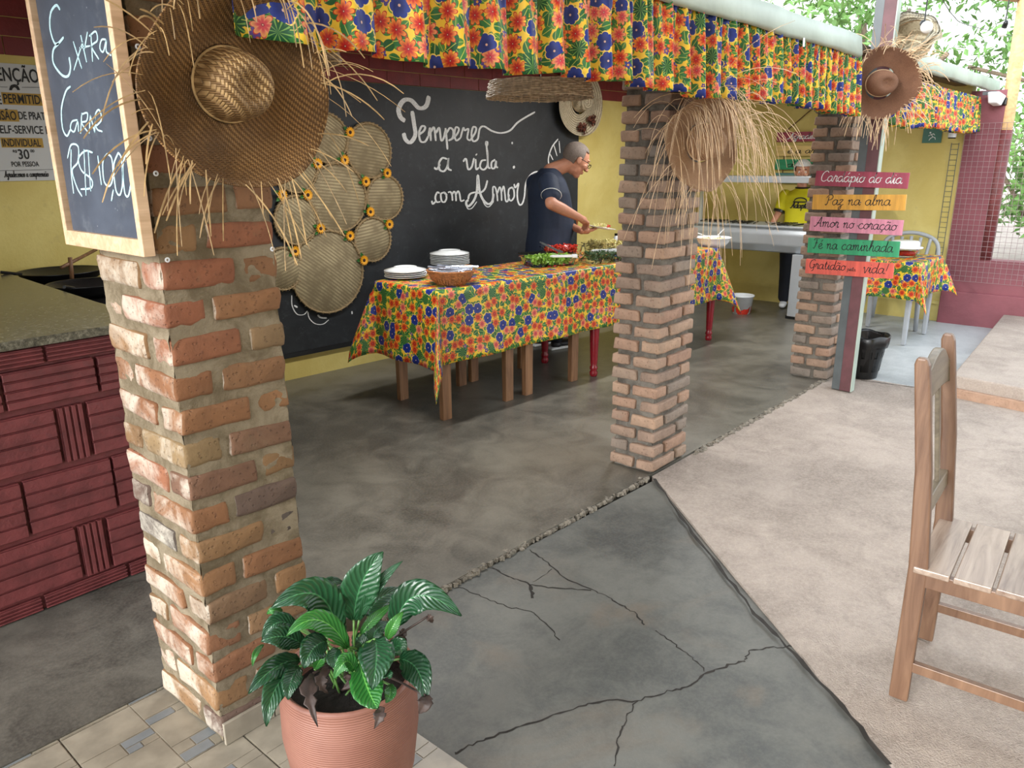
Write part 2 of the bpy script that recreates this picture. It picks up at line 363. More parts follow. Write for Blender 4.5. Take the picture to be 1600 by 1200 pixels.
M['cream_tile'] = simple('beige_ceramic_tile', srgb(146, 137, 121), .35, .2, 9, .2, 40, .002)
M['grey_tile'] = simple('grey_tile_inset', srgb(124, 127, 128), .4, .12, 12, .2, 40, .002)
M['grout'] = simple('grout', srgb(150, 136, 118), .9, .1)
M['wire'] = simple('galvanised_wire', srgb(150, 130, 130), .5, .1, 10, 0)
M['bulb'] = simple('frosted_bulb_glass', srgb(236, 236, 232), .2, .02, 10, 0)
def painted(name, c):
    g = NT(name); co = g.co('Object', (30, 2.5, 30)); f = g.noise(co, 1, 6, .65, .6); d = g.noise(g.co(), 20, 5)
    col = g.mix(g.smooth(f, .3, .7), sc(c, .8), sc(c, 1.15)); col = g.mix(g.math('MULTIPLY', g.smooth(d, .6, .8), .35), col, sc(c, .6))
    return g.fin(col, .55, g.bump(f, .25, .002))
for nm, c in dict(plank_maroon=(150, 58, 78), plank_ochre=(204, 150, 58), plank_pink=(198, 128, 148), plank_green=(42, 142, 96), plank_red=(206, 88, 74), plank_teal=(90, 140, 136), plank_sand=(216, 186, 116)).items():
    M[nm] = painted(nm+'_paint', srgb(*c))

# ---------------------------------------------------------------- mesh helpers
def frame(o, x=(1, 0, 0), y=(0, 1, 0), z=(0, 0, 1)):
    m = Matrix.Identity(4)
    for i in range(3):
        m[i][0] = x[i]; m[i][1] = y[i]; m[i][2] = z[i]; m[i][3] = o[i]
    return m
def chain(o):
    m = Matrix.Identity(4)
    while o is not None:
        m = o.matrix_basis @ m; o = o.parent
    return m
class MB:
    def __init__(s): s.v = []; s.f = []; s.uv = []; s.mi = []
    def add(s, vs, fs, uvs=None, mi=0):
        b = len(s.v); s.v += [Vector(v) for v in vs]
        for k, f in enumerate(fs):
            s.f.append([b+i for i in f]); s.mi.append(mi)
            s.uv.append([uvs[i] for i in f] if uvs else [(0, 0)]*len(f))
        return s
    def box(s, c, d, rot=None, mi=0, taper=1.0):
        x, y, z = d[0]/2, d[1]/2, d[2]/2; vs = []
        for sz in (-1, 1):
            t = taper if sz < 0 else 1
            for sx, sy in ((-1, -1), (1, -1), (1, 1), (-1, 1)): vs.append(Vector((sx*x*t, sy*y*t, sz*z)))
        if rot is not None: vs = [rot @ v for v in vs]
        c = Vector(c); vs = [v+c for v in vs]
        return s.add(vs, [(3, 2, 1, 0), (4, 5, 6, 7), (0, 1, 5, 4), (1, 2, 6, 5), (2, 3, 7, 6), (3, 0, 4, 7)], mi=mi)
    def b2(s, lo, hi, mi=0):
        return s.box([(a+b)/2 for a, b in zip(lo, hi)], [b-a for a, b in zip(lo, hi)], mi=mi)
    def tube(s, pts, r, n=8, cap=True, mi=0, closed=False, ell=1.0):
        pts = [Vector(p) for p in pts]; L = len(pts)
        rs = r if isinstance(r, (list, tuple)) else [r]*L
        vs = []; prev = None
        for i, p in enumerate(pts):
            if closed: t = pts[(i+1) % L]-pts[i-1]
            else: t = pts[min(i+1, L-1)]-pts[max(i-1, 0)]
            if t.length < 1e-9: t = Vector((0, 0, 1))
            t.normalize()
            if prev is None:
                a = Vector((0, 0, 1)) if abs(t.z) < .9 else Vector((1, 0, 0)); nrm = t.cross(a).normalized()
            else:
                nrm = (prev - t*prev.dot(t))
                nrm = nrm.normalized() if nrm.length > 1e-6 else t.orthogonal().normalized()
            prev = nrm; bn = t.cross(nrm)
            for k in range(n):
                a = 2*math.pi*k/n; vs.append(p+nrm*(math.cos(a)*rs[i])+bn*(math.sin(a)*rs[i]*ell))
        fs = []
        for i in range(L if closed else L-1):
            j = (i+1) % L
            for k in range(n): fs.append((i*n+k, i*n+(k+1) % n, j*n+(k+1) % n, j*n+k))
        if cap and not closed: fs += [tuple(range(n-1, -1, -1)), tuple(range((L-1)*n, L*n))]
        return s.add(vs, fs, mi=mi)
    def lathe(s, prof, n=24, c=(0, 0, 0), mi=0, wob=None, mat=None, sx=1, sy=1):
        vs = []; uv = []
        for i, (r, z) in enumerate(prof):
            for k in range(n):
                a = 2*math.pi*k/n; rr = r; zz = z
                if wob: rr, zz = wob(r, z, a)
                vs.append(Vector((rr*math.cos(a)*sx, rr*math.sin(a)*sy, zz))); uv.append((rr*math.cos(a), rr*math.sin(a)))
        if mat is not None: vs = [mat @ v for v in vs]
        vs = [v+Vector(c) for v in vs]
        fs = [(i*n+k, i*n+(k+1) % n, (i+1)*n+(k+1) % n, (i+1)*n+k) for i in range(len(prof)-1) for k in range(n)]
        return s.add(vs, fs, uv, mi)
    def ball(s, c, r, n=12, m=8, rot=None, mi=0):
        r = r if isinstance(r, (list, tuple)) else (r, r, r); c = Vector(c)
        vs = [Vector((0, 0, -r[2]))]
        for i in range(1, m):
            a = -math.pi/2+math.pi*i/m
            for k in range(n): vs.append(Vector((r[0]*math.cos(a)*math.cos(2*math.pi*k/n), r[1]*math.cos(a)*math.sin(2*math.pi*k/n), r[2]*math.sin(a))))
        vs.append(Vector((0, 0, r[2])))
        if rot is not None: vs = [rot @ v for v in vs]
        fs = [(0, 1+(k+1) % n, 1+k) for k in range(n)]
        for i in range(m-2):
            for k in range(n): fs.append((1+i*n+k, 1+i*n+(k+1) % n, 1+(i+1)*n+(k+1) % n, 1+(i+1)*n+k))
        t = len(vs)-1; b = 1+(m-2)*n
        fs += [(b+k, b+(k+1) % n, t) for k in range(n)]
        return s.add([v+c for v in vs], fs, mi=mi)
    def grid(s, fn, nu, nv, uvf=None, mi=0, closeu=False):
        vs = []; uv = []
        for j in range(nv+1):
            for i in range(nu+1):
                vs.append(Vector(fn(i/nu, j/nv))); uv.append(uvf(i/nu, j/nv) if uvf else (i/nu, j/nv))
        fs = [(j*(nu+1)+i, j*(nu+1)+i+1, (j+1)*(nu+1)+i+1, (j+1)*(nu+1)+i) for j in range(nv) for i in range(nu)]
        return s.add(vs, fs, uv, mi)
    def poly(s, pts, z0, z1, mi=0):      # prism from plan outline
        n = len(pts); vs = [(x, y, z0) for x, y in pts]+[(x, y, z1) for x, y in pts]
        fs = [tuple(range(n-1, -1, -1)), tuple(range(n, 2*n))]+[(i, (i+1) % n, n+(i+1) % n, n+i) for i in range(n)]
        return s.add(vs, fs, mi=mi)
    def build(s, name, mat, parent=None, world=False, smooth=False, bevel=0, bseg=2, solid=0, sub=0, kind=None, label=None, loc=None, xf=None, auto=None):
        vs = s.v
        if world and parent is not None:
            inv = chain(parent).inverted(); vs = [inv @ v for v in vs]
        if xf is not None: vs = [xf @ v for v in vs]
        if world and parent is None:
            c = sum(vs, Vector())/len(vs); mn = min(v.z for v in vs); o0 = Vector((c.x, c.y, mn)); vs = [v-o0 for v in vs]; loc = o0
        me = bpy.data.meshes.new(name); me.from_pydata([tuple(v) for v in vs], [], s.f)
        ul = me.uv_layers.new(name='UVMap'); flat = [c for f in s.uv for uv in f for c in uv]; ul.data.foreach_set('uv', flat)
        for m_ in (mat if isinstance(mat, list) else [mat]): me.materials.append(M[m_] if isinstance(m_, str) else m_)
        me.polygons.foreach_set('material_index', s.mi)
        if smooth: me.polygons.foreach_set('use_smooth', [True]*len(s.f))
        me.update()
        o = bpy.data.objects.new(name, me); COL.objects.link(o)
        if parent is not None: o.parent = parent
        if loc is not None: o.location = loc
        if solid:
            q = o.modifiers.new('thickness', 'SOLIDIFY'); q.thickness = solid; q.offset = 0
        if bevel:
            q = o.modifiers.new('bevel', 'BEVEL'); q.width = bevel; q.segments = bseg; q.limit_method = 'ANGLE'
        if sub:
            q = o.modifiers.new('subdiv', 'SUBSURF'); q.levels = sub; q.render_levels = sub
        if auto: me.shade_auto_smooth(use_auto_smooth=True, angle=math.radians(auto)) if hasattr(me, 'shade_auto_smooth') else None
        if kind: o['kind'] = kind
        if label: o['label'] = label
        return o
def thing(name, label, cat, loc=(0, 0, 0), rz=0, group=None, rot=None):
    o = bpy.data.objects.new(name, None); COL.objects.link(o); o.empty_display_size = .05
    o.location = loc; o.rotation_euler = rot if rot else (0, 0, rz)
    tag(o, label, cat, group); return o
def tag(o, label, cat, group=None, kind=None):
    o['label'] = label; o['category'] = cat
    if group: o['group'] = group
    if kind: o['kind'] = kind
    return o
def struct(o): o['kind'] = 'structure'; return o
def inst(src, parent, loc, rot=(0, 0, 0), scale=(1, 1, 1)):      # copy of one part sharing mesh data
    c = src.copy(); COL.objects.link(c); c.parent = parent; c.location = loc; c.rotation_euler = rot; c.scale = scale; return c
def copy_tree(o, parent=None):
    c = o.copy(); COL.objects.link(c); c.parent = parent
    for ch in list(o.children): copy_tree(ch, c)
    return c
def spl(pts, k=6):                                              # Catmull-Rom through points
    pts = [Vector(p) for p in pts]
    if len(pts) < 3: return [pts[0].lerp(pts[-1], i/4) for i in range(5)]
    P = [pts[0]*2-pts[1]]+pts+[pts[-1]*2-pts[-2]]; out = []
    for i in range(1, len(P)-2):
        for j in range(k):
            t = j/k; a, b, c, d = P[i-1], P[i], P[i+1], P[i+2]
            out.append(.5*((2*b)+(c-a)*t+(2*a-5*b+4*c-d)*t*t+(3*b-a-3*c+d)*t**3))
    out.append(pts[-1]); return out
def ribbon(mb, pts, w, nrm, th=.0012, calli=0.0):                # flat written stroke lying on a surface
    nrm = Vector(nrm).normalized(); vs = []; L = len(pts)
    for i, p in enumerate(pts):
        t = (pts[min(i+1, L-1)]-pts[max(i-1, 0)])
        t = t.normalized() if t.length > 1e-9 else Vector((0, 0, 1))
        sd = t.cross(nrm).normalized()
        ww = w*(1+calli*(abs(t.z)-.5)) * (0.65 if i in (0, L-1) else 1)
        for a, b in ((-1, 0), (1, 0), (1, 1), (-1, 1)): vs.append(p+sd*(a*ww/2)+nrm*(th*b))
    fs = []
    for i in range(L-1):
        for k in range(4): fs.append((i*4+k, i*4+(k+1) % 4, i*4+4+(k+1) % 4, i*4+4+k))
    fs += [(3, 2, 1, 0), tuple(range((L-1)*4, L*4))]
    mb.add(vs, fs)
GL = {
 'a': (1.0, [[(.75, .85), (.45, 1), (.1, .7), (.08, .25), (.35, 0), (.65, .3), (.78, .95), (.75, .3), (.88, .02), (1.05, .2)]]),
 'c': (.82, [[(.7, .8), (.45, 1), (.12, .7), (.1, .25), (.4, 0), (.7, .1), (.88, .3)]]),
 'd': (1.0, [[(.75, .85), (.45, 1), (.1, .7), (.08, .25), (.35, 0), (.65, .3), (.82, 1.0), (.9, 1.95)], [(.9, 1.95), (.78, .6), (.8, .1), (.9, .02), (1.05, .2)]]),
 'e': (.8, [[(.05, .35), (.4, .45), (.65, .75), (.45, 1), (.15, .7), (.15, .25), (.4, 0), (.7, .1), (.88, .3)]]),
 'h': (1.0, [[(.05, .3), (.4, 1.3), (.42, 1.85), (.25, 1.7), (.2, 0)], [(.2, .5), (.5, 1), (.7, .85), (.7, .2), (.85, 0), (1.05, .2)]]),
 'i': (.5, [[(.05, .2), (.25, 1), (.22, .25), (.35, 0), (.55, .2)], [(.28, 1.4), (.32, 1.5)]]),
 'l': (.5, [[(.05, .2), (.4, 1.3), (.4, 1.85), (.22, 1.6), (.2, .3), (.35, 0), (.55, .2)]]),
 'm': (1.3, [[(0, .7), (.15, 1), (.2, .6), (.18, 0)], [(.2, .6), (.45, 1), (.58, .8), (.56, 0)], [(.57, .6), (.85, 1), (.98, .8), (.97, .2), (1.1, 0), (1.32, .2)]]),
 'n': (.95, [[(0, .7), (.15, 1), (.2, .6), (.18, 0)], [(.2, .6), (.48, 1), (.63, .8), (.62, .2), (.75, 0), (.98, .2)]]),
 'o': (.85, [[(.45, 1), (.12, .7), (.1, .25), (.4, 0), (.72, .3), (.7, .75), (.45, 1), (.6, .85), (.92, .9)]]),
 'p': (.9, [[(0, .7), (.15, 1), (.2, .5), (.12, -.9)], [(.18, .5), (.45, 1), (.75, .8), (.72, .25), (.45, 0), (.22, .12)], [(.5, 0), (.95, .2)]]),
 'r': (.68, [[(0, .3), (.2, 1.15), (.25, .95), (.5, .95), (.45, .3), (.55, 0), (.75, .2)]]),
 's': (.62, [[(0, .2), (.35, 1.05), (.55, .5), (.4, 0), (.1, .1)]]),
 't': (.6, [[(.15, .5), (.3, 1.6), (.25, .3), (.42, 0), (.65, .2)], [(.02, 1.1), (.58, 1.15)]]),
 'u': (.95, [[(0, .7), (.12, 1), (.1, .3), (.35, 0), (.65, .4), (.7, 1), (.7, .25), (.82, 0), (1.0, .2)]]),
 'v': (.8, [[(0, .8), (.15, 1), (.3, .1), (.4, 0), (.65, .8), (.7, 1.0), (.9, .9)]]),
 'z': (.75, [[(.05, .85), (.3, 1), (.6, .95), (.1, .1), (.4, .1), (.5, -.4), (.3, -.8), (.15, -.5), (.8, .2)]]),
 'g': (.9, [[(.7, .85), (.45, 1), (.1, .7), (.1, .3), (.4, .05), (.68, .4), (.7, .95), (.65, -.5), (.4, -.85), (.2, -.5), (.9, .2)]]),
 'C': (1.1, [[(1.1, 1.6), (.8, 1.9), (.35, 1.6), (.1, .9), (.2, .2), (.6, 0), (1.1, .3)]]),
 'P': (1.05, [[(.35, 1.6), (.3, .4), (.1, 0), (-.05, .2)], [(0, 1.3), (.3, 1.8), (.8, 1.85), (1.0, 1.4), (.7, 1.0), (.35, .95)]]),
 'A': (1.2, [[(-.15, .2), (0, 0), (.4, .6), (.85, 1.9), (.88, .8), (.95, .1), (1.15, .15)], [(.2, .75), (.9, .7)]]),
 'F': (.95, [[(.05, .15), (.3, .05), (.5, 1.0), (.55, 1.7)], [(0, 1.5), (.2, 1.8), (1.0, 1.85)], [(.3, 1.0), (.8, 1.05)]]),
 'G': (1.2, [[(1.05, 1.6), (.8, 1.9), (.3, 1.6), (.1, .9), (.25, .25), (.6, .1), (.95, .5), (1.0, .95), (.9, -.2), (.6, -.5)], [(.7, .85), (1.2, .95)]]),
 '!': (.45, [[(.35, 1.9), (.2, .5)], [(.15, .08), (.17, 0)]]), '.': (.4, [[(.15, .05), (.2, 0)]]), ' ': (.7, []),
}
ACC = {'á': ('a', [(.45, 1.35), (.7, 1.7)]), 'é': ('e', [(.4, 1.3), (.65, 1.65)]), 'ã': ('a', [(.15, 1.35), (.35, 1.5), (.55, 1.35), (.75, 1.5)]), 'ç': ('c', [(.45, 0), (.55, -.2), (.5, -.4), (.3, -.42)])}
def script_text(mb, txt, org, xd, zd, nrm, size, w, calli=.6, fit=None):
    adv = 0
    for ch in txt: adv += GL[ACC[ch][0] if ch in ACC else ch][0]
    sx = (fit/adv) if fit else size
    x = 0; org = Vector(org); xd = Vector(xd); zd = Vector(zd)
    for ch in txt:
        base = ACC[ch][0] if ch in ACC else ch; a, paths = GL[base]
        ps = list(paths)+([ACC[ch][1]] if ch in ACC else [])
        for p in ps:
            q = spl([(u+.12*v, v, 0) for u, v in p], 5)
            ribbon(mb, [org+xd*((x+v.x)*sx)+zd*(v.y*size) for v in q], w, nrm, calli=calli)
        x += a
def print_text(txt, name, mat, parent, org, xd, zd, height, width=None, thick=.0008, sx=.72, bold=0.0):
    cu = bpy.data.curves.new('tmp', 'FONT'); cu.body = txt; cu.size = 1; cu.align_x = 'CENTER'; cu.extrude = .001; cu.offset = bold; cu.resolution_u = 3
    t = bpy.data.objects.new('tmp', cu); COL.objects.link(t)
    dg = bpy.context.evaluated_depsgraph_get(); dg.update(); me = bpy.data.meshes.new_from_object(t.evaluated_get(dg))
    bpy.data.objects.remove(t)
    xs = [v.co.x for v in me.vertices]; zs = [v.co.y for v in me.vertices]; w0 = max(xs)-min(xs)
    cap = .69; kz = height/cap; kx = (width/w0) if width else kz*sx; cx = (max(xs)+min(xs))/2
    xd = Vector(xd); zd = Vector(zd); nn = xd.cross(zd); inv = chain(parent).inverted() if parent else Matrix.Identity(4)
    for v in me.vertices:
        v.co = inv @ (Vector(org)+xd*((v.co.x-cx)*kx)+zd*(v.co.y*kz)+nn*((v.co.z+.001)*thick/.002))
    me.name = name; me.materials.append(M[mat])
    o = bpy.data.objects.new(name, me); COL.objects.link(o); o.parent = parent
    return o

# ---------------------------------------------------------------- the setting
def slab(name, pts, z0, z1, mat, parent=None):
    o = MB().poly(pts, z0, z1).build(name, mat, parent); 
    if parent is None: struct(o)
    return o
P2C = (3.10, 1.79)
diag = [(3.10, 1.77), (2.80, 1.42), (2.48, 1.05), (2.17, .68), (1.86, .32), (1.2, -.45), (.4, -1.4)]
floor = slab('floor', [(-.6, 2.075), (1.16, 2.075), (1.5, 1.84), (3.1, 1.80), (5.5, 1.755), (5.6, 1.755), (5.6, 1.93), (9.6, 3.35), (9.6, 5.0), (-.6, 5.0)], -.12, 0, 'kitchen_floor')
f_wedge = slab('floor', diag+[(-1.6, -1.4), (1.15, .2), (1.15, 1.40), (1.36, 1.80), (1.5, 1.84)][::1], -.14, -.018, 'wedge')
f_yard = slab('floor', [(5.6, 1.755), (3.11, 1.79)]+diag+[(.4, -7), (9.6, -7), (9.6, -.2), (5.6, -.2)], -.13, -.006, 'yard')
f_far = slab('floor', [(5.6, -.2), (9.6, -.2), (9.6, 3.35), (5.6, 1.93)], -.125, -.003, 'far_floor')
f_out = slab('floor', [(-40, -40), (60, -40), (60, 60), (-40, 60)], -.3, -.15, 'yard')
# broken lip along the kitchen slab, and the cracks
def jag(name, a, b, w, h, parent, z=-.02, seed=1, n=70, mat='crumb'):
    r = random.Random(seed); mb = MB(); a = Vector((*a, 0)); b = Vector((*b, 0)); d = (b-a).normalized(); sd = Vector((-d.y, d.x, 0))
    for i in range(n):
        p = a.lerp(b, (i+r.random())/n); s_ = w*(.4+r.random())
        mb.box((p.x+sd.x*r.uniform(-w, w)*.6, p.y+sd.y*r.uniform(-w, w)*.6, z+h*.5*r.uniform(.5, 1)), (s_*1.6, s_, h*r.uniform(.5, 1)), Euler((r.uniform(-.3, .3), r.uniform(-.3, .3), r.uniform(0, 3))).to_matrix())
    o = mb.build(name, mat, parent, kind='stuff'); return o
jag('crumbled_edge', (1.45, 1.845), (3.08, 1.80), .016, .022, floor, seed=3, n=150)
jag('crumbled_edge', (3.5, 1.775), (5.5, 1.75), .016, .012, floor, z=-.008, seed=4, n=150)
def crack(pts, w=.006, parent=None, z=-.018):
    q = [at_z(x, y, z) for x, y in pts]; out = []
    for i in range(len(q)-1):
        for j in range(6): out.append(q[i].lerp(q[i+1], j/6)+Vector((R_.uniform(-1, 1)*.005, R_.uniform(-1, 1)*.005, 0)))
    out.append(q[-1]); mb = MB(); L = len(out); vs = []
    for i, p in enumerate(out):
        t = (out[min(i+1, L-1)]-out[max(0, i-1)]).normalized(); sd = Vector((-t.y, t.x, 0)); ww = w*(.4+R_.random()*.9)
        vs += [p-sd*ww/2+Vector((0, 0, .0008)), p+sd*ww/2+Vector((0, 0, .0008)), p-Vector((0, 0, .004))]
    fs = []
    for i in range(L-1): fs += [(i*3, i*3+3, i*3+4, i*3+1)]
    mb.add(vs, fs); return mb.build('crack', 'crack', parent)
z6 = lambda pts: [(600+x/2.286, 760+y/2.286) for x, y in pts]
for pts, w in (([(385, 290), (455, 325), (520, 350), (600, 362), (740, 372)], .007), ([(520, 228), (570, 262), (640, 325), (740, 368), (800, 395), (850, 425), (900, 455), (930, 495)], .006),
               ([(268, 360), (350, 395), (440, 430), (535, 450), (590, 500), (628, 550)], .004), ([(520, 350), (530, 400)], .012), ([(530, 345), (600, 295)], .003),
               ([(245, 955), (330, 915), (450, 870), (560, 832), (700, 785), (800, 765), (900, 766), (1000, 738), (1080, 715), (1145, 672), (1230, 640), (1290, 625)], .007),
               ([(1145, 660), (1090, 600), (1030, 560), (970, 515)], .004), ([(1290, 620), (1310, 585), (1390, 575), (1460, 572)], .006), ([(900, 766), (860, 840), (840, 900), (822, 1000)], .005)):
    crack(z6(pts), w, f_wedge)
# seam cracks of the diagonal joint (dark strip)
crack([(1022, 748), (1075, 822), (1130, 895), (1180, 960), (1240, 1020), (1300, 1085), (1390, 1195)], .014, f_wedge, z=-.0065)
crack([(1345, 594), (1420, 604), (1500, 616)], .008, f_yard, z=-.005)
# ceramic tiles round the first pillar
TZ = -.004
tileslab = struct(MB().poly([(-.2, 2.07), (1.15, 2.07), (1.15, .2), (-.2, .2)], -.12, -.012).build('floor', 'grout'))
pat = [(0, 0, .55, .42, 0), (0, .42, .30, .60, 0), (.30, .42, .42, .50, 1), (.42, .42, .55, .50, 0), (.30, .50, .55, .60, 1), (0, .60, .55, 1, 0), (.55, 0, .8, .12, 1), (.8, 0, 1, .12, 0), (.55, .12, .7, .24, 0), (.7, .12, 1, .24, 1), (.55, .24, 1, .62, 0), (.55, .62, .78, .72, 1), (.78, .62, 1, .72, 0), (.55, .72, 1, 1, 0)]
TS = .335
def tile_mesh(x0, x1, y0, y1):
    mb = MB(); mb.b2((x0, y0, -.010), (x1, y1, -.0015))
    for a, b, c, d, m_ in pat:
        xa, xb, ya, yb = max(a*TS, x0)+.0022, min(c*TS, x1)-.0022, max(b*TS, y0)+.0022, min(d*TS, y1)-.0022
        if xb-xa > .004 and yb-ya > .004: mb.b2((xa, ya, -.002), (xb, yb, 0), mi=m_)
    return mb
for i in range(-1, 4):
    for j in range(-1, 6):
        ox = .50+i*TS-.335; oy = 2.065-(j+1)*TS
        x1 = min(TS-.002, 1.15-ox); 
        if x1 < .02 or oy < .2: continue
        if ox+.05 > 1.15: continue
        o = tile_mesh(.001, x1, .001, TS-.002).build('tile', ['cream_tile', 'grey_tile'], tileslab); o.location = (ox, oy, TZ)
        if ox < .1 and False: o.rotation_euler.z = 0

# back wall, with maroon painted blocks above the yellow
def wall_box(x0, x1, z0, z1, th, off, name, mat, parent=None, bevel=0):
    mb = MB(); ys = lambda x, o: wall_y(x)-o
    vs = []
    for z in (z0, z1): vs += [(x0, ys(x0, off), z), (x1, ys(x1, off), z), (x1, ys(x1, off-th), z), (x0, ys(x0, off-th), z)]
    mb.add(vs, [(3, 2, 1, 0), (4, 5, 6, 7), (0, 1, 5, 4), (1, 2, 6, 5), (2, 3, 7, 6), (3, 0, 4, 7)])
    return mb.build(name, mat, parent, bevel=bevel)
wall_back = struct(wall_box(-.65, 8.1, -.12, 2.48, .15, 0, 'wall_back', 'yellow'))
blk = None
bx = -.58
for row in range(5):
    z0 = 2.034+row*.092
    x = -.58-(.15 if row % 2 else 0); k = 0
    while x < 8.05:
        L = .30; a, b = max(x, -.64), min(x+L, 8.09)
        if b-a > .05:
            wall_box(a+.002, b-.002, z0, z0+.088, .006+.0, .006+R_.uniform(0, .003), 'painted_block', 'maroon', wall_back, .002)
        x += L
struct(wall_box(7.98, 8.10, .15, .19, .012, .012, 'trim_1', 'yellow'))
# end wall: yellow then plum painted pier with an opening to the garden beyond
def side_wall(x0, x1, y0, y1):
    mb = MB(); vs = [(x, y, z) for x in (x0, x1) for y, z in ((y0, -.12), (y1, -.12), (y1, 2.115+(y1-1.7)*.117), (y0, 2.115+(y0-1.7)*.117))]
    return mb.add(vs, [(0, 1, 2, 3), (7, 6, 5, 4), (0, 4, 5, 1), (1, 5, 6, 2), (2, 6, 7, 3), (3, 7, 4, 0)])
mb = side_wall(8.1, 8.25, 1.66, 4.35); wall_right = struct(mb.build('wall_right', 'yellow'))
struct(MB().b2((8.085, 1.66, .16), (8.1, 4.3, .19)).build('trim_2', 'yellow'))
mb = MB(); mb.b2((8.08, 1.36, -.12), (8.25, 1.66, 2.05)); mb.b2((8.08, -3.5, -.12), (8.25, 1.36, .60))
wall_end = struct(mb.build('wall_right', 'maroon_tile'))
struct(MB().b2((8.05, -3.5, -.1), (8.08, 1.66, .30)).build('baseboard_right', 'maroon_tile', bevel=.006))
# left side wall of the kitchen and its ceiling
struct(side_wall(-.80, -.65, 2.9, 5.0).build('wall_left', 'yellow'))
mb = MB(); vs = [(x, y, 2.125+(y-1.70)*.117+dz) for dz in (0, .035) for x, y in ((-.8, 1.70), (8.3, 1.70), (8.3, 4.45), (-.8, 5.1))]
struct(mb.add(vs, [(3, 2, 1, 0), (4, 5, 6, 7), (0, 1, 5, 4), (1, 2, 6, 5), (2, 3, 7, 6), (3, 0, 4, 7)]).build('ceiling', 'ceiling'))
struct(MB().poly([(-.9, -6.5), (3.2, -6.5), (3.2, 1.5), (-.9, 1.5)], 3.15, 3.25).build('ceiling', 'beamwood'))  # unseen roof slab added over the viewer, sized to shade the foreground
# unseen wall added behind the viewer to darken the near pillar's front
struct(MB().b2((-.9, -2.9, -.12), (3.4, -2.75, 3.15)).build('shade_wall', 'yellow'))
# painted beam above the pillars and the folded metal flashing
struct(MB().b2((-.7, 1.71, 2.10), (8.2, 1.80, 2.125)).build('trim_3', 'darkwood'))

def flashing(x0, x1, name, label, zo=0):
    mb = MB(); N = 40
    prof = [(1.72, 2.172), (1.62, 2.165), (1.575, 2.15), (1.565, 2.06), (1.58, 2.045)]
    n = len(prof)
    vs = []
    for i in range(N+1):
        x = x0+(x1-x0)*i/N
        for k, (y, z) in enumerate(prof): vs.append((x, y+.004*math.sin(x*13+k), z+zo+.003*math.sin(x*7+k*.8)+.0015*math.sin(x*31)))
    fs = [(i*n+k, i*n+n+k, i*n+n+k+1, i*n+k+1) for i in range(N) for k in range(n-1)]
    mb.add(vs, fs); o = mb.build(name, 'gutter', None, world=True, solid=.004, smooth=True); return tag(o, label, 'flashing')
flashing(.2, 4.82, 'metal_flashing', 'long grey-green sheet metal edge above the long floral valance')
flashing(5.35, 8.75, 'metal_flashing', 'short pale sheet metal edge above the far floral valance', .02)

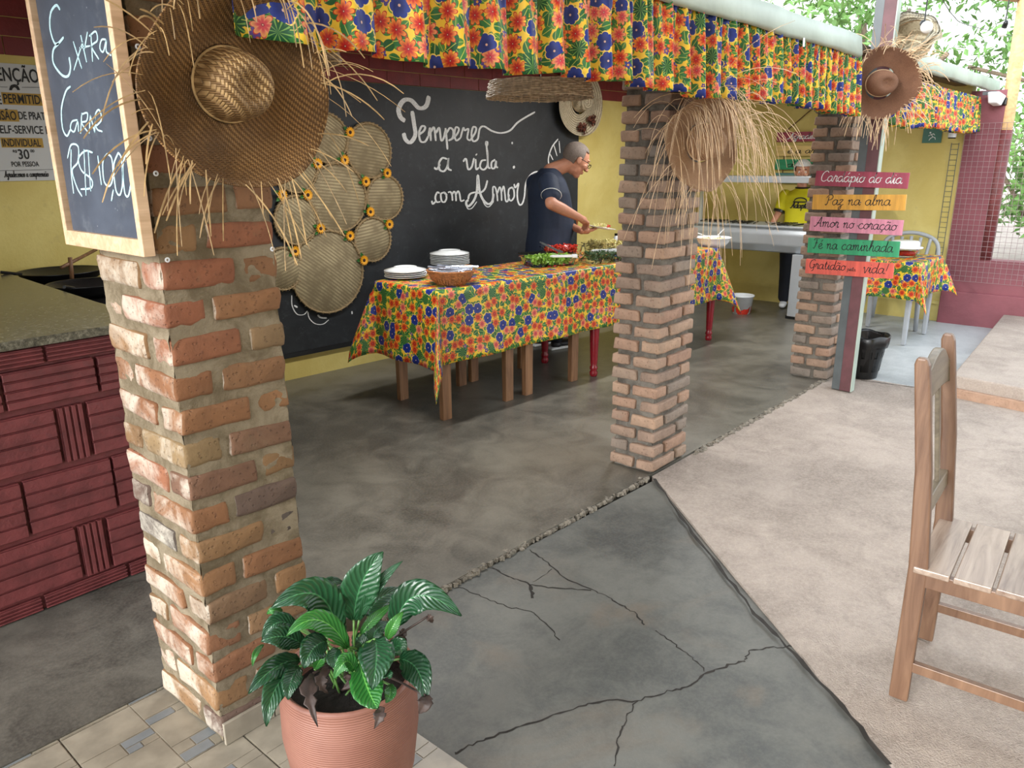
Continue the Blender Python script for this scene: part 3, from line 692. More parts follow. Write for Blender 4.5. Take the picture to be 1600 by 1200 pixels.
# ---------------------------------------------------------------- brick pillars
def brick_proto(L, D, Hh, seed, sub=3, rough=.006, rnd=.012):
    bm = bmesh.new(); bmesh.ops.create_cube(bm, size=1.0)
    for v in bm.verts: v.co = Vector((v.co.x*L, v.co.y*D, v.co.z*Hh))
    bmesh.ops.bevel(bm, geom=bm.edges[:], offset=rnd, segments=2, affect='EDGES', profile=.6)
    bmesh.ops.subdivide_edges(bm, edges=[e for e in bm.edges if e.calc_length() > .04], cuts=2, use_grid_fill=True)
    for v in bm.verts:
        n = mnoise.noise_vector(v.co*26+Vector((seed*7.1, seed*3.3, 0))); n2 = mnoise.noise_vector(v.co*70+Vector((seed, 0, seed)))
        v.co += n*rough+n2*rough*.4
    me = bpy.data.meshes.new('brick'); bm.to_mesh(me); bm.free()
    for p in me.polygons: p.use_smooth = True
    return me
def pillar(label, x0, y0, wx, wy, top, ch, bh, mat, mort, protr, seed, bd=.10, rough=.005, group=None, inset=.012):
    r = random.Random(seed); t = thing('brick_pillar', label, 'pillar', (x0+wx/2, y0+wy/2, 0), 0)
    sx, sy = wx-bd-.015, wy-bd-.015     # stretcher lengths
    protos = {}
    for key, L in (('x', sx), ('y', sy)):
        protos[key] = [brick_proto(L, bd, bh, seed+i, rough=rough, rnd=bh*.18) for i in range(4)]
        for m_ in protos[key]: m_.materials.append(M[mat])
    # mortar core, lumpy
    mb = MB(); nz = int(top/.022); nx = 9
    def wallgrid(fn): mb.grid(fn, nx, nz)
    def pt(x, y, z):
        n = mnoise.noise(Vector((x*30+seed, y*30, z*38)))*.006+mnoise.noise(Vector((x*90, y*90+seed, z*90)))*.003
        return n
    i_ = inset
    def side(ax, sgn):
        def fn(u, v):
            z = v*top
            if ax == 'x':
                y = -wy/2+i_+u*(wy-2*i_); x = sgn*(wx/2-i_); x += sgn*pt(x, y, z); return (x, y, z)
            x = -wx/2+i_+u*(wx-2*i_); y = sgn*(wy/2-i_); y += sgn*pt(x, y, z); return (x, y, z)
        return fn
    for ax, sg in (('x', -1), ('x', 1), ('y', -1), ('y', 1)): wallgrid(side(ax, sg))
    mb.b2((-wx/2+i_+.008, -wy/2+i_+.008, 0), (wx/2-i_-.008, wy/2-i_-.008, top))
    mb.build('mortar_core', mort, t, smooth=True)
    nc = int(top/ch); first = True
    for c in range(nc):
        z = (c+.5)*ch
        flip = c % 2
        e = protr
        # pinwheel bond
        if not flip:
            pl = [('x', -wx/2+sx/2, -wy/2+bd/2), ('y', wx/2-bd/2, -wy/2+sy/2), ('x', wx/2-sx/2, wy/2-bd/2), ('y', -wx/2+bd/2, wy/2-sy/2)]
        else:
            pl = [('x', wx/2-sx/2, -wy/2+bd/2), ('y', wx/2-bd/2, wy/2-sy/2), ('x', -wx/2+sx/2, wy/2-bd/2), ('y', -wx/2+bd/2, -wy/2+sy/2)]
        for key, x, y in pl:
            o = bpy.data.objects.new('brick', r.choice(protos[key])); COL.objects.link(o); o.parent = t
            ox = math.copysign(e*r.uniform(-.6, 1), x); oy = math.copysign(e*r.uniform(-.6, 1), y)
            o.location = (x+ox, y+oy, z+r.uniform(-.003, .003))
            o.rotation_euler = (r.uniform(-.02, .02)+(math.pi if r.random() < .5 else 0), r.uniform(-.025, .025), (math.pi/2 if key == 'y' else 0)+r.uniform(-.03, .03))
            s_ = r.uniform(.93, 1.0); o.scale = (s_, 1, r.uniform(.92, 1.04))
    return t
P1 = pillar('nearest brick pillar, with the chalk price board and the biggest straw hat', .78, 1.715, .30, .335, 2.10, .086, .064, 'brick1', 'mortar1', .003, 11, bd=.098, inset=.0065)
P2 = pillar('middle brick pillar with a shaggy straw hat, between buffet cloth and doorway', 3.11, 1.79, .33, .25, 2.10, .0745, .052, 'brick2', 'mortar2', .006, 23, bd=.095, rough=.006, inset=.018)
P3 = pillar('far brick pillar beside the coloured plank signs and steel column', 5.34, 1.735, .29, .26, 2.10, .077, .055, 'brick2', 'mortar2', .005, 31, bd=.095, inset=.015)
# skirting tiles and screws on the near pillar
for i in range(2):
    MB().box((-.15+.002+.075+i*.152, -.1675-.008, .030), (.148, .010, .066)).build('skirting_tile', 'cream_tile', P1, bevel=.002)
def washer(parent, w):
    mb = MB().lathe([(.0025, 0), (.0055, 0), (.006, .002), (.003, .003), (.0025, 0)], 12, mat=Matrix.Rotation(math.pi/2, 3, 'X'))
    inv = chain(parent).inverted(); return mb.build('screw_washer', 'whiteplastic', parent, loc=inv @ Vector(w))
for x, y in ((215, 73), (233, 216), (243, 271), (425, 266), (261, 406), (425, 389)):
    washer(P1, at_y(x, y, 1.702))

# painted hollow-tile counter front with granite top
T = thing('tiled_counter', 'red painted hollow-tile counter with a granite top on the left', 'counter', (.45, 2.8, 0))
MB().b2((-1.05, 0, 0), (.77, .55, .925)).build('counter_core', 'redclay', T)
def hollow(L, Hh, vert, seed):
    mb = MB(); n = 4; d = .018
    if not vert:
        for k in range(n):
            h = Hh/n; z0 = k*h; a = .0035
            mb.box((L/2, -.006, z0+h/2), (L, .026, h-a*2)); mb.box((L/2, .001, z0+h/2), (L, .022, h))
    else:
        for k in range(n):
            w = L/n; mb.box((k*w+w/2, -.006, Hh/2), (w-.007, .026, Hh)); mb.box((k*w+w/2, .001, Hh/2), (w, .022, Hh))
    return mb
rr = random.Random(5); rowz = [(.0, .055), (.065, .265), (.285, .485), (.505, .705), (.725, .855), (.862, .922)]
for ri, (z0, z1) in enumerate(rowz):
    x = -1.05-(.0 if ri % 2 else .14)
    k = 0
    while x < .75:
        vert = (ri in (1, 3)) and .38 < x < .48
        L = .095 if vert else .29
        if ri in (1, 3) and .30 < x < .44: x = x
        a, b = max(x, -1.05), min(x+L, .77)
        if b-a > .03:
            o = hollow(b-a-.012, z1-z0-.004, vert, k).build('hollow_tile', 'redclay', T, bevel=.0015, bseg=1); o.location = (a+.006, -.006+rr.uniform(-.004, .003), z0+.002); o.rotation_euler.y = rr.uniform(-.008, .008)
        x += L; k += 1
mb = MB().poly([(-1.05, -.03), (.785, -.03), (.785, .50), (.85, 1.86), (-1.05, 1.95)], .925, .955)
mb.build('granite_top', 'granite', T, bevel=.003)

# ---------------------------------------------------------------- floral valances
def valance(x0, x1, y, z0, z1, per, label, seed, tilt=0.0, amp=.030):
    r = random.Random(seed); n = int((x1-x0)/.006); L = 0; pts = []
    ph = [r.uniform(0, 6) for _ in range(6)]
    def off(x, k):   # k 0 top .. 1 hem
        p0_, p1_ = per if isinstance(per, tuple) else (per, per*1.001)
        u_ = (x-x0)/(x1-x0); w_ = 2*math.pi*(x1-x0)/(p1_-p0_)*math.log((p0_+(p1_-p0_)*u_)/p0_)
        a = math.sin(w_+1.4*math.sin(x*3.1+ph[0])+ph[1]); b = math.sin(w_/.46+ph[2]+math.sin(x*5)); g = math.sin(2*math.pi*x/.035+ph[3])
        s1 = math.copysign(abs(a)**.75, a)
        return (amp*k**.6+.006)*s1+(amp*.5*(1-k*.45))*b+.005*(1-k)**2*g
    def fn(u, v):
        x = x0+u*(x1-x0); k = 1-v
        zt = z1; zb = z0+tilt*u+.008*math.sin(x*4+ph[4])+.006*math.sin(x*17+ph[5])
        z = zb+(zt-zb)*v
        return (x, y+off(x, k)-.012*k, z)
    S_ = [0]
    for i in range(n):
        a = Vector(fn(i/n, .3)); b = Vector(fn((i+1)/n, .3)); S_.append(S_[-1]+(a-b).length)
    mb = MB(); mb.grid(fn, n, 14, uvf=lambda u, v: (S_[min(n, round(u*n))], v*(z1-z0)))
    root = thing('floral_valance', label, 'valance', ((x0+x1)/2, y, z0)); 
    mb.build('cloth', 'floral', root, world=True, smooth=True, solid=.0012)
    rod = MB().tube([(x0-.02, y+.012, z1-.012), (x1+.02, y+.012, z1-.012)], .006, 8); rod.build('curtain_wire', 'steelgrey', root, world=True)
    return root
valance(.955, 4.86, 1.60, 1.752, 2.06, (.17, .085), 'long floral valance above the buffet, from the nearest pillar to the steel column', 2, tilt=-.014)
valance(5.52, 8.42, 1.60, 1.70, 2.0, .115, 'far short floral valance right of the steel column, lit from behind', 9)
o = MB().box((0, 0, 0), (.022, .002, .04)).build('care_label', 'white'); o.location = at_y(1256, 66, 1.565); o.rotation_euler.y = -.12
tag(o, 'small white tag hanging from the top of the valance', 'label')

# ---------------------------------------------------------------- chalkboard on the back wall with chalk lettering
bb = thing('chalkboard', 'huge black chalkboard on the back wall with white chalk lettering', 'chalkboard', (4.2, wall_y(4.2), .16))
WN = Vector((WA, -1, 0)).normalized()
def wpt(x, y, off=.026): return at_w(x, y, off)
vs = []; xa, xb = 2.2, 6.05
mb = MB()
for z in (.20, 2.03): vs += [(xa, wall_y(xa)-.022, z), (xb, wall_y(xb)-.022, z), (xb, wall_y(xb), z), (xa, wall_y(xa), z)]
mb.add(vs, [(3, 2, 1, 0), (4, 5, 6, 7), (0, 1, 5, 4), (1, 2, 6, 5), (2, 3, 7, 6), (3, 0, 4, 7)]); mb.build('panel', 'board', bb, world=True)
wall_box(2.2, 6.05, .165, .20, .03, .03, 'bottom_rail', 'black', None, .003).parent = None
rail = bpy.data.objects['bottom_rail']; rail.parent = bb; rail.matrix_parent_inverse = chain(bb).inverted()
CH = {'chalk_word': None}; CH = {}
_words = {}
def chalk_px(mb, zoom, pts, w, calli=.5):
    q = spl([wpt(*zoom(p), .0235) for p in pts], 6); c = sum(q, Vector())/len(q)
    px_, py_ = zoom(pts[len(pts)//2])
    key = 'leaf' if px_ > 855 and py_ < 262 else ('one' if py_ < 236 and px_ > 600 else 'vida' if py_ < 272 and px_ > 660 else 'doodle' if px_ < 600 else 'amor' if px_ > 726 else 'com')
    if key not in _words: _words[key] = MB()
    ribbon(_words[key], q, w, WN, calli=calli)
z4 = lambda p: (400+p[0]/3.2, p[1]/3.2)
z5 = lambda p: (660+p[0]/8, 250+p[1]/8)
mb = MB()
for w, ps in ((.034, [(745, 605), (722, 585), (713, 545), (738, 503), (775, 502), (815, 540), (850, 530), (865, 480)]), (.03, [(780, 555), (790, 620), (796, 675), (772, 712), (748, 698), (737, 665)]),
  (.016, [(812, 675), (838, 655), (845, 635), (828, 632), (815, 665), (822, 705), (845, 708), (862, 680)]), (.016, [(862, 680), (870, 640), (874, 705)]), (.016, [(874, 660), (890, 638), (899, 705)]), (.016, [(900, 665), (916, 640), (925, 700), (938, 690), (947, 650)]),
  (.017, [(947, 640), (952, 690), (957, 748)]), (.016, [(952, 665), (970, 640), (986, 655), (982, 690), (962, 703)]), (.015, [(982, 695), (1005, 670), (1014, 645), (1000, 636), (992, 665), (1000, 702), (1022, 690)]),
  (.015, [(1022, 690), (1036, 640), (1044, 652), (1062, 645), (1056, 690), (1070, 703)]), (.016, [(1070, 703), (1095, 665), (1100, 640), (1085, 636), (1077, 670), (1085, 705), (1108, 695), (1118, 645), (1140, 632), (1180, 655), (1225, 665), (1270, 652), (1305, 615), (1345, 588), (1395, 560)]),
  (.017, [(890, 838), (905, 845), (920, 820)]), (.016, [(955, 795), (932, 790), (915, 815), (918, 848), (940, 856), (957, 830), (962, 790), (960, 840), (978, 852)]),
  (.016, [(1035, 808), (1050, 795), (1060, 845), (1078, 835), (1090, 790)]), (.015, [(1098, 795), (1100, 845), (1115, 838)]), (.018, [(1100, 770), (1103, 776)]),
  (.016, [(1150, 800), (1128, 805), (1120, 835), (1140, 848), (1158, 815), (1150, 705)]), (.03, [(1154, 705), (1152, 730)]), (.016, [(1157, 750), (1160, 830), (1172, 842)]), (.016, [(1195, 798), (1178, 812), (1178, 838), (1192, 840), (1200, 805), (1200, 832), (1210, 838)]),
  (.022, [(1277, 714), (1284, 716)]), (.022, [(1287, 830), (1291, 842)]), (.012, [(1465, 832), (1462, 790), (1480, 735), (1510, 695)]), (.009, [(1470, 770), (1485, 800)]), (.009, [(1488, 722), (1505, 780)]), (.009, [(1515, 705), (1520, 765)])):
    chalk_px(mb, z4, ps, w)
for w, ps in ((.014, [(115, 510), (130, 548), (165, 520)]), (.014, [(215, 415), (185, 405), (160, 470), (180, 525), (225, 520)]), (.014, [(260, 405), (230, 430), (240, 510), (275, 525), (300, 480), (290, 420), (265, 405), (310, 440)]),
  (.014, [(318, 405), (350, 400), (370, 440), (375, 510)]), (.014, [(370, 430), (395, 395), (415, 430), (420, 515)]), (.014, [(418, 430), (445, 390), (465, 430), (480, 510), (525, 500)]),
  (.02, [(575, 500), (550, 520), (550, 560), (580, 575), (640, 510), (680, 390), (692, 190), (715, 390), (760, 500), (820, 550), (870, 520), (890, 420)]), (.009, [(545, 560), (570, 610), (620, 600), (680, 520)]), (.009, [(740, 470), (780, 560), (830, 585), (890, 520)]),
  (.016, [(570, 490), (590, 430), (650, 405), (720, 410), (780, 360), (812, 255)]), (.014, [(885, 520), (880, 350), (910, 345), (930, 420), (940, 515)]), (.014, [(935, 420), (965, 340), (985, 400), (990, 510)]), (.014, [(988, 400), (1015, 330), (1030, 420), (1040, 505), (1065, 515), (1085, 430)]),
  (.015, [(1120, 340), (1080, 370), (1075, 460), (1105, 510), (1145, 460), (1140, 370), (1115, 340), (1150, 380)]), (.015, [(1145, 300), (1160, 345), (1200, 295), (1185, 400), (1190, 500), (1215, 560), (1250, 540), (1275, 450), (1290, 300), (1340, 200), (1410, 150), (1500, 150)])):
    chalk_px(mb, z5, ps, w)
z7 = lambda p: (440+p[0]/6.668, 460+p[1]/6.668)
for w, ps in ((.006, [(105, 10), (110, 120), (160, 205), (230, 210), (270, 170)]), (.006, [(272, 180), (290, 250), (350, 305), (430, 310), (490, 265)]), (.012, [(375, 215), (410, 240), (470, 245)]), (.012, [(130, 115), (165, 135)]), (.009, [(732, 175), (734, 205)])):
    chalk_px(mb, z7, ps, w)
for k_, b_ in _words.items(): b_.build('chalk_drawing' if k_ in ('leaf', 'doodle') else 'chalk_word', 'chalk', bb, world=True)

# ---------------------------------------------------------------- woven sieves and sunflowers on the chalkboard
SV = [(508.7, 216, .160, 'top of the cluster, under the hat fringe'), (574.4, 235.6, .186, 'upper right of the cluster, nearest the lettering'), (459.7, 262, .160, 'upper left, half behind the straw hat'), (526, 309, .231, 'in the centre of the cluster'),
      (599, 309, .158, 'farthest right, middle height'), (461, 344, .160, 'left middle, cut by the brick pillar'), (580, 374, .157, 'lower right above the plates'), (510.6, 425, .287, 'biggest of all at the bottom'), (440, 420, .14, 'lowest left, almost hidden by the pillar')]
yaw = math.radians(-4)
def wallmat(p, roll=0.0):   # frame whose Z points out of the back wall
    x = Vector((math.cos(yaw), math.sin(yaw), 0)); m = frame(p, x, Vector((0, 0, 1)), WN)
    return m @ Matrix.Rotation(roll, 4, 'Z')
for i, (x, y, r_, where) in enumerate(SV):
    p = at_w(x, y, .024+.002); sc_ = r_
    t = bpy.data.objects.new('woven_sieve', None); COL.objects.link(t); t.matrix_world = wallmat(p, R_.uniform(0, 1.5)); tag(t, 'round woven cane sieve, %s' % where, 'sieve', 'round sieves on the chalkboard')
    N = 40; prof = [(.002, .056)]+[(r_*k/9, .016+.040*math.cos(k/9*math.pi/2)**.8) for k in range(1, 10)]
    MB().lathe(prof, N).build('woven_disc', 'sieve', t, smooth=True)
    rim = MB(); rim.tube([(r_*math.cos(a), r_*math.sin(a), .012) for a in [2*math.pi*k/48 for k in range(48)]], .0075, 8, closed=True)
    rim.tube([(1.012*r_*math.cos(a), 1.012*r_*math.sin(a), .024) for a in [2*math.pi*k/48 for k in range(48)]], .006, 8, closed=True)
    for k in range(36):
        a = 2*math.pi*k/36; c_, s_ = math.cos(a), math.sin(a)
        rim.box((r_*1.01*c_, r_*1.01*s_, .018), (.022, .007, .028), Matrix.Rotation(a, 3, 'Z') @ Matrix.Rotation(.5, 3, 'X'))
    rim.build('bound_rim', 'sieve_rim', t, smooth=True)
def sunflower_meshes():
    pm = MB(); r = random.Random(4)
    for ring, n, L, z in ((0, 14, .040, .006), (1, 12, .034, .012)):
        for k in range(n):
            a = 2*math.pi*(k+.5*ring)/n; w = .0075; c_, s_ = math.cos(a), math.sin(a)
            P = [(.010, -w*.6), (L*.55, -w), (L, 0), (L*.55, w), (.010, w*.6)]
            vs = [(x_*c_-y_*s_, x_*s_+y_*c_, z+.006*(x_/L)+(0 if y_ else .003)) for x_, y_ in P]; pm.add(vs, [(0, 1, 2, 3, 4)])
    sm = MB().ball((0, 0, .012), (.014, .014, .008), 12, 6)
    lf = MB()
    for a in (2.2, 3.4):
        c_, s_ = math.cos(a), math.sin(a); P = [(.02, 0), (.04, -.014), (.062, 0), (.04, .014)]
        lf.add([(x_*c_-y_*s_, x_*s_+y_*c_, .004+.004*(k % 2)) for k, (x_, y_) in enumerate(P)], [(0, 1, 2, 3)])
    return pm, sm, lf
FL = [(443, 165, 'highest, right of the top sieve'), (265, 338, 'left under the top sieve'), (413, 318, 'just above the central sieve'), (210, 510, 'left of the central sieve'), (530, 436, 'below the upper right sieve'), (648, 390, 'top of the right middle sieve'), (555, 603, 'right of the central sieve, lower'),
      (660, 672, 'farthest right of the low ones'), (281, 695, 'upper left of the biggest sieve'), (443, 735, 'upper right of the biggest sieve'), (141, 820, 'lowest left, beside the brick pillar'), (520, 870, 'lowest right, above the plates'), (70, 510, 'half hidden at the pillar edge')]
first = None
for x, y, where in FL:
    p = at_w(420+x/3.53, 160+y/3.53, .06); m = wallmat(p, R_.uniform(-.5, .5))
    if first is None:
        t = bpy.data.objects.new('sunflower', None); COL.objects.link(t); pm, sm, lf = sunflower_meshes()
        pm.build('petals', 'petal', t, solid=.001); sm.build('seed_head', 'seed', t, smooth=True); lf.build('leaves', 'leaf_young', t, solid=.001); first = t
    else: t = copy_tree(first)
    t.matrix_world = m; tag(t, 'yellow artificial sunflower between woven sieves, %s' % where, 'flower', 'sunflowers between the sieves')

# ---------------------------------------------------------------- poster on the back wall, far left
pc = at_w(37, 190, .004); PW, PH = .56, .60
po = thing('poster', 'white printed notice with ochre highlights, left edge of the view', 'poster', (pc.x, pc.y, 1.41))
ux = Vector((math.cos(yaw), math.sin(yaw), 0)); uz = Vector((0, 0, 1))
mb = MB(); mb.box((0, 0, .29), (PW, .004, .585), Matrix.Rotation(yaw, 3, 'Z')); mb.build('paper', 'poster', po)
def pp(px, py, off=.0065): 
    q = at_w(px, py, off); return q
zp = lambda x, y: (x/6.0, 90+y/6.0)
def ptxt(txt, xc, y0, y1, x0=None, x1=None, hl=False, xr=None):
    b = pp(*zp(xc, y1)); tp = pp(*zp(xc, y0)); h = (tp-b).length
    w = (pp(*zp(x1, y1))-pp(*zp(x0, y1))).length if x0 is not None else None
    if hl:
        c_ = (b+tp)/2; m = MB().box((0, 0, 0), (w*1.10, .001, h*1.35), Matrix.Rotation(yaw, 3, 'Z')); o = m.build('highlight', 'ochre', po); o.location = chain(po).inverted() @ (c_+WN*-.0035)
        o.location = chain(po).inverted() @ (c_ - WN*.0005)
    print_text(txt, 'print', 'ink', po, b+WN*.001, ux, uz, h, w, bold=.012)
ptxt('ATENÇÃO!', 112, 98, 222, -175, 402)
ptxt('NÃO É', -92, 352, 432, -205, 20)
ptxt('PERMITIDO', 248, 350, 432, 45, 450, True)
ptxt('DIVISÃO', 20, 500, 582, -120, 160, True)
ptxt('DE PRATO', 330, 512, 582, 180, 478)
ptxt('SELF-SERVICE É', 222, 640, 712, -25, 470)
ptxt('INDIVIDUAL', 210, 765, 832, 32, 390, True)
ptxt('R$', 142, 865, 890, 125, 162); ptxt('30', 230, 862, 950, 178, 282); ptxt('00', 305, 862, 888, 288, 325)
ptxt('POR PESSOA', 242, 975, 1020, 115, 370)
mb = MB()
a = pp(*zp(-170, 274)); b = pp(*zp(70, 276)); ribbon(mb, [a, b], .003, WN); ribbon(mb, [pp(*zp(205, 278)), pp(*zp(405, 280))], .003, WN); ribbon(mb, [pp(*zp(-170, 1065)), pp(*zp(505, 1048))], .003, WN)
for k in range(3): ribbon(mb, spl([pp(*zp(90+k*8, 305)), pp(*zp(105+k*6, 265+k*9)), pp(*zp(138, 255+k*10)), pp(*zp(165-k*4, 268+k*9)), pp(*zp(184-k*8, 305))]), .005, WN)
b = pp(*zp(45, 1122)); script_text(mb, 'Agradecemos a compreensão'.replace('ã', 'ã'), b, ux, uz, WN, .028*.6, .0028, fit=(pp(*zp(455, 1108))-b).length)
mb.build('line_print', 'ink', po, world=True)

# ---------------------------------------------------------------- chalk price board on the near pillar
XB = .738
sb = thing('price_board', 'narrow grey chalkboard in a pale wood frame, price written in chalk', 'sign', (XB, 1.88, 1.305))
yl, yr, zb, zt = 2.10, 1.672, 1.305, 2.16
MB().b2((XB+.006, yr+.03, zb+.03), (XB+.018, yl-.03, zt-.03)).build('slate_panel', 'board_grey', sb, world=True)
for lo, hi in (((XB-.006, yr, zb), (XB+.02, yr+.020, zt)), ((XB-.006, yl-.020, zb), (XB+.02, yl, zt)), ((XB-.006, yr+.020, zb), (XB+.02, yl-.020, zb+.036)), ((XB-.006, yr+.020, zt-.036), (XB+.02, yl-.020, zt))):
    MB().b2(lo, hi).build('frame_bar', 'pine', sb, world=True, bevel=.002)
mb = MB(); XN = Vector((-1, 0, 0)); z1_ = lambda p: (p[0]/3.0, p[1]/3.0)
for w, ps in ((.012, [(283, 45), (265, 25), (240, 60), (236, 130), (255, 198), (275, 203), (300, 175)]), (.012, [(278, 203), (252, 235), (252, 295), (290, 350), (320, 357), (332, 320), (326, 268)]), (.008, [(345, 195), (385, 322)]), (.008, [(390, 195), (348, 330)]),
    (.008, [(380, 165), (408, 292)]), (.008, [(412, 150), (398, 230)]), (.008, [(375, 225), (425, 215)]), (.008, [(428, 160), (436, 290)]), (.008, [(420, 170), (450, 148), (458, 190), (432, 218), (465, 278)]), (.008, [(498, 185), (478, 188), (470, 225), (486, 243), (500, 190), (500, 240), (523, 260)]),
    (.010, [(332, 405), (310, 430), (290, 510), (295, 600), (315, 637), (332, 608)]), (.008, [(365, 562), (340, 570), (332, 602), (350, 617), (366, 570), (370, 618)]), (.008, [(385, 530), (380, 627)]), (.008, [(384, 536), (411, 530), (408, 566), (385, 577), (416, 622)]),
    (.008, [(420, 627), (425, 540)]), (.008, [(425, 540), (446, 622)]), (.008, [(446, 622), (449, 535)]), (.008, [(452, 592), (478, 560), (466, 515), (448, 542), (455, 602), (482, 617)]),
    (.009, [(335, 700), (335, 800), (347, 907)]), (.009, [(318, 742), (335, 680), (368, 688), (366, 760), (340, 800), (363, 880), (386, 920)]), (.009, [(436, 715), (400, 708), (370, 745), (385, 800), (430, 840), (430, 880), (380, 887)]), (.007, [(395, 700), (405, 917)]), (.007, [(415, 705), (427, 897)]),
    (.009, [(460, 730), (477, 867)]), (.009, [(505, 720), (484, 760), (490, 850), (515, 872), (531, 830), (526, 745), (505, 720)]), (.009, [(533, 890), (524, 942)]), (.009, [(556, 715), (535, 780), (545, 890), (565, 912), (577, 850), (571, 745), (556, 715)]), (.009, [(596, 710), (578, 780), (586, 900), (604, 917), (616, 840), (609, 735), (596, 710)])):
    ribbon(mb, spl([at_x(*z1_(p), XB+.0055) for p in ps], 6), w*.5, XN, th=.001, calli=.2)
mb.build('chalk_writing', 'chalk_blue', sb, world=True)

# ---------------------------------------------------------------- straw hats
def hat(name, label, mat4, R, r, hgt, mat, strand, ns, Ls, seed, down=(0, 0, -1), wob=.012, crown_squash=.8, spread=.35, side=None, ccol=None, w=.0032, droop=1.0, cup=.035, face=0.0):
    t = bpy.data.objects.new(name, None); COL.objects.link(t); t.matrix_world = mat4; tag(t, label, 'hat')
    q = random.Random(seed); ph = q.uniform(0, 6)
    def wobf(rr, z, a):
        k = max(0, (rr-r)/(R-r)) if rr > r else 0
        return rr*(1+.03*k*math.sin(3*a+ph)), z+wob*k*(math.sin(2*a+ph)+.6*math.sin(5*a+ph*2))
    prof = [(R, .012+cup), (R*.93, .008+cup*.75), (R*.8, .004+cup*.4), (R*.65, .004+cup*.1), (r*1.25, .006), (r*1.05, .014), (r*1.0, .03), (r*.97, hgt*.45), (r*.91, hgt*.66), (r*.82, hgt*.82), (r*.70, hgt*.94), (r*.55, hgt), (r*.42, hgt*.98), (r*.32, hgt*.9), (r*.15, hgt*.87), (.002, hgt*.87)]
    n1 = 5
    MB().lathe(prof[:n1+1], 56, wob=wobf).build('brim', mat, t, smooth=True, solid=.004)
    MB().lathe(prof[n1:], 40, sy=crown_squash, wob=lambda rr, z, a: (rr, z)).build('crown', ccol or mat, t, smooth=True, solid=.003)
    band = MB().tube([(r*1.03*math.cos(2*math.pi*k/40), r*1.03*math.sin(2*math.pi*k/40)*crown_squash, .022) for k in range(40)], .004, 6, closed=True); band.build('plaited_band', strand, t)
    mb = MB(); dn = (mat4.to_3x3().inverted() @ Vector(down)).normalized()
    for k in range(ns):
        a = q.uniform(0, 2*math.pi)
        if side and q.random() < .5: a = q.gauss(*q.choice(side))
        over = q.random() < face
        if over: a = q.gauss(math.pi/2, .75)
        rr, zz = wobf(R*q.uniform(.9, 1.0), .012+cup, a)
        p = Vector((rr*math.cos(a), rr*math.sin(a), zz+.003)); d = Vector((math.cos(a+q.uniform(-1, 1)*spread*2.5), math.sin(a+q.uniform(-1, 1)*spread*2.5), q.uniform(.0, .9)*spread*2)).normalized()
        if over: d = (Vector((math.cos(a)*.2+q.uniform(-.3, .3), q.uniform(-.1, .5), 1.0))).normalized()
        L = q.uniform(*Ls); pts = [p]; st = 7; v = d*(L/st); g_ = q.uniform(.04, .22)*droop*(1 if not over else 0)+(q.uniform(.35, .6) if over else 0)
        for j in range(st):
            v = v+dn*(L/st)*g_; v = v.normalized()*(L/st); nx = pts[-1]+v
            if nx.z < -.004: nx.z = -.004+q.random()*.004
            pts.append(nx)
        ww = w*q.uniform(.5, 1.3); ribbon(mb, pts, ww, Vector((q.uniform(-.5, .5), q.uniform(-.5, .5), 1)), th=.0006)
    mb.build('straw_fringe', strand, t, kind='stuff')
    return t
def facing(p, n, roll=0):
    n = Vector(n).normalized(); x = Vector((0, 0, 1)).cross(n).normalized(); y = n.cross(x); return frame(p, x, y, n) @ Matrix.Rotation(roll, 4, 'Z')
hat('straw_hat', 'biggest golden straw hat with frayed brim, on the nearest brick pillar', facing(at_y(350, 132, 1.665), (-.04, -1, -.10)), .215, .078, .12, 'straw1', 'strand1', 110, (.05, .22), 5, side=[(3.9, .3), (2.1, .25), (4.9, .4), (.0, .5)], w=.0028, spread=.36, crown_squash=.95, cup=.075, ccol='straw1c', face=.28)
hat('straw_hat', 'shaggy straw hat with very long hanging fringe, on the middle brick pillar', facing(at_y(1092, 222, 1.70), (-.38, -1, -.05)), .205, .082, .12, 'straw2', 'strand2', 250, (.10, .46), 6, w=.0022, spread=.34, face=.45, droop=2.6, wob=.02, crown_squash=.9)
hat('straw_hat', 'frayed brown straw hat low on the steel column, facing the yard', facing(at_x(1374, 130, 5.12), (-.9, -.8, -.1)), .20, .088, .10, 'straw_dark', 'strand2', 150, (.07, .20), 8, side=[(.9, .5), (4.4, .6)], w=.0035, droop=1.6, wob=.02, cup=.06)
hat('straw_hat', 'straw hat above the others, its hollow inside turned to the light', facing(at_y(1421, 52, 1.46), (.73, -.02, -.55)), .165, .125, .15, 'straw3', 'strand2', 0, (.1, .2), 9, crown_squash=.9, wob=.03)
h5 = hat('straw_hat', 'wide pale sombrero with coiled brim and flower rosettes beside chalkboard', wallmat(at_w(903, 160, .055)), .30, .10, .12, 'straw3', 'strand2', 0, (.1, .2), 10, wob=.004)
for (x, y) in ((911, 200), (926, 188)):
    c_ = chain(h5).inverted() @ at_w(x, y, .11); mb = MB(); q = random.Random(x)
    for k in range(60):
        a = q.uniform(0, 6.28); b = q.uniform(0, .05); mb.box((c_.x+b*math.cos(a), c_.y+b*math.sin(a), c_.z+q.uniform(-.02, .02)), (.02, .02, .004), Euler((q.uniform(-1, 1), q.uniform(-1, 1), a)).to_matrix())
    mb.build('cloth_rosette', 'darkrosette', h5, kind='stuff')

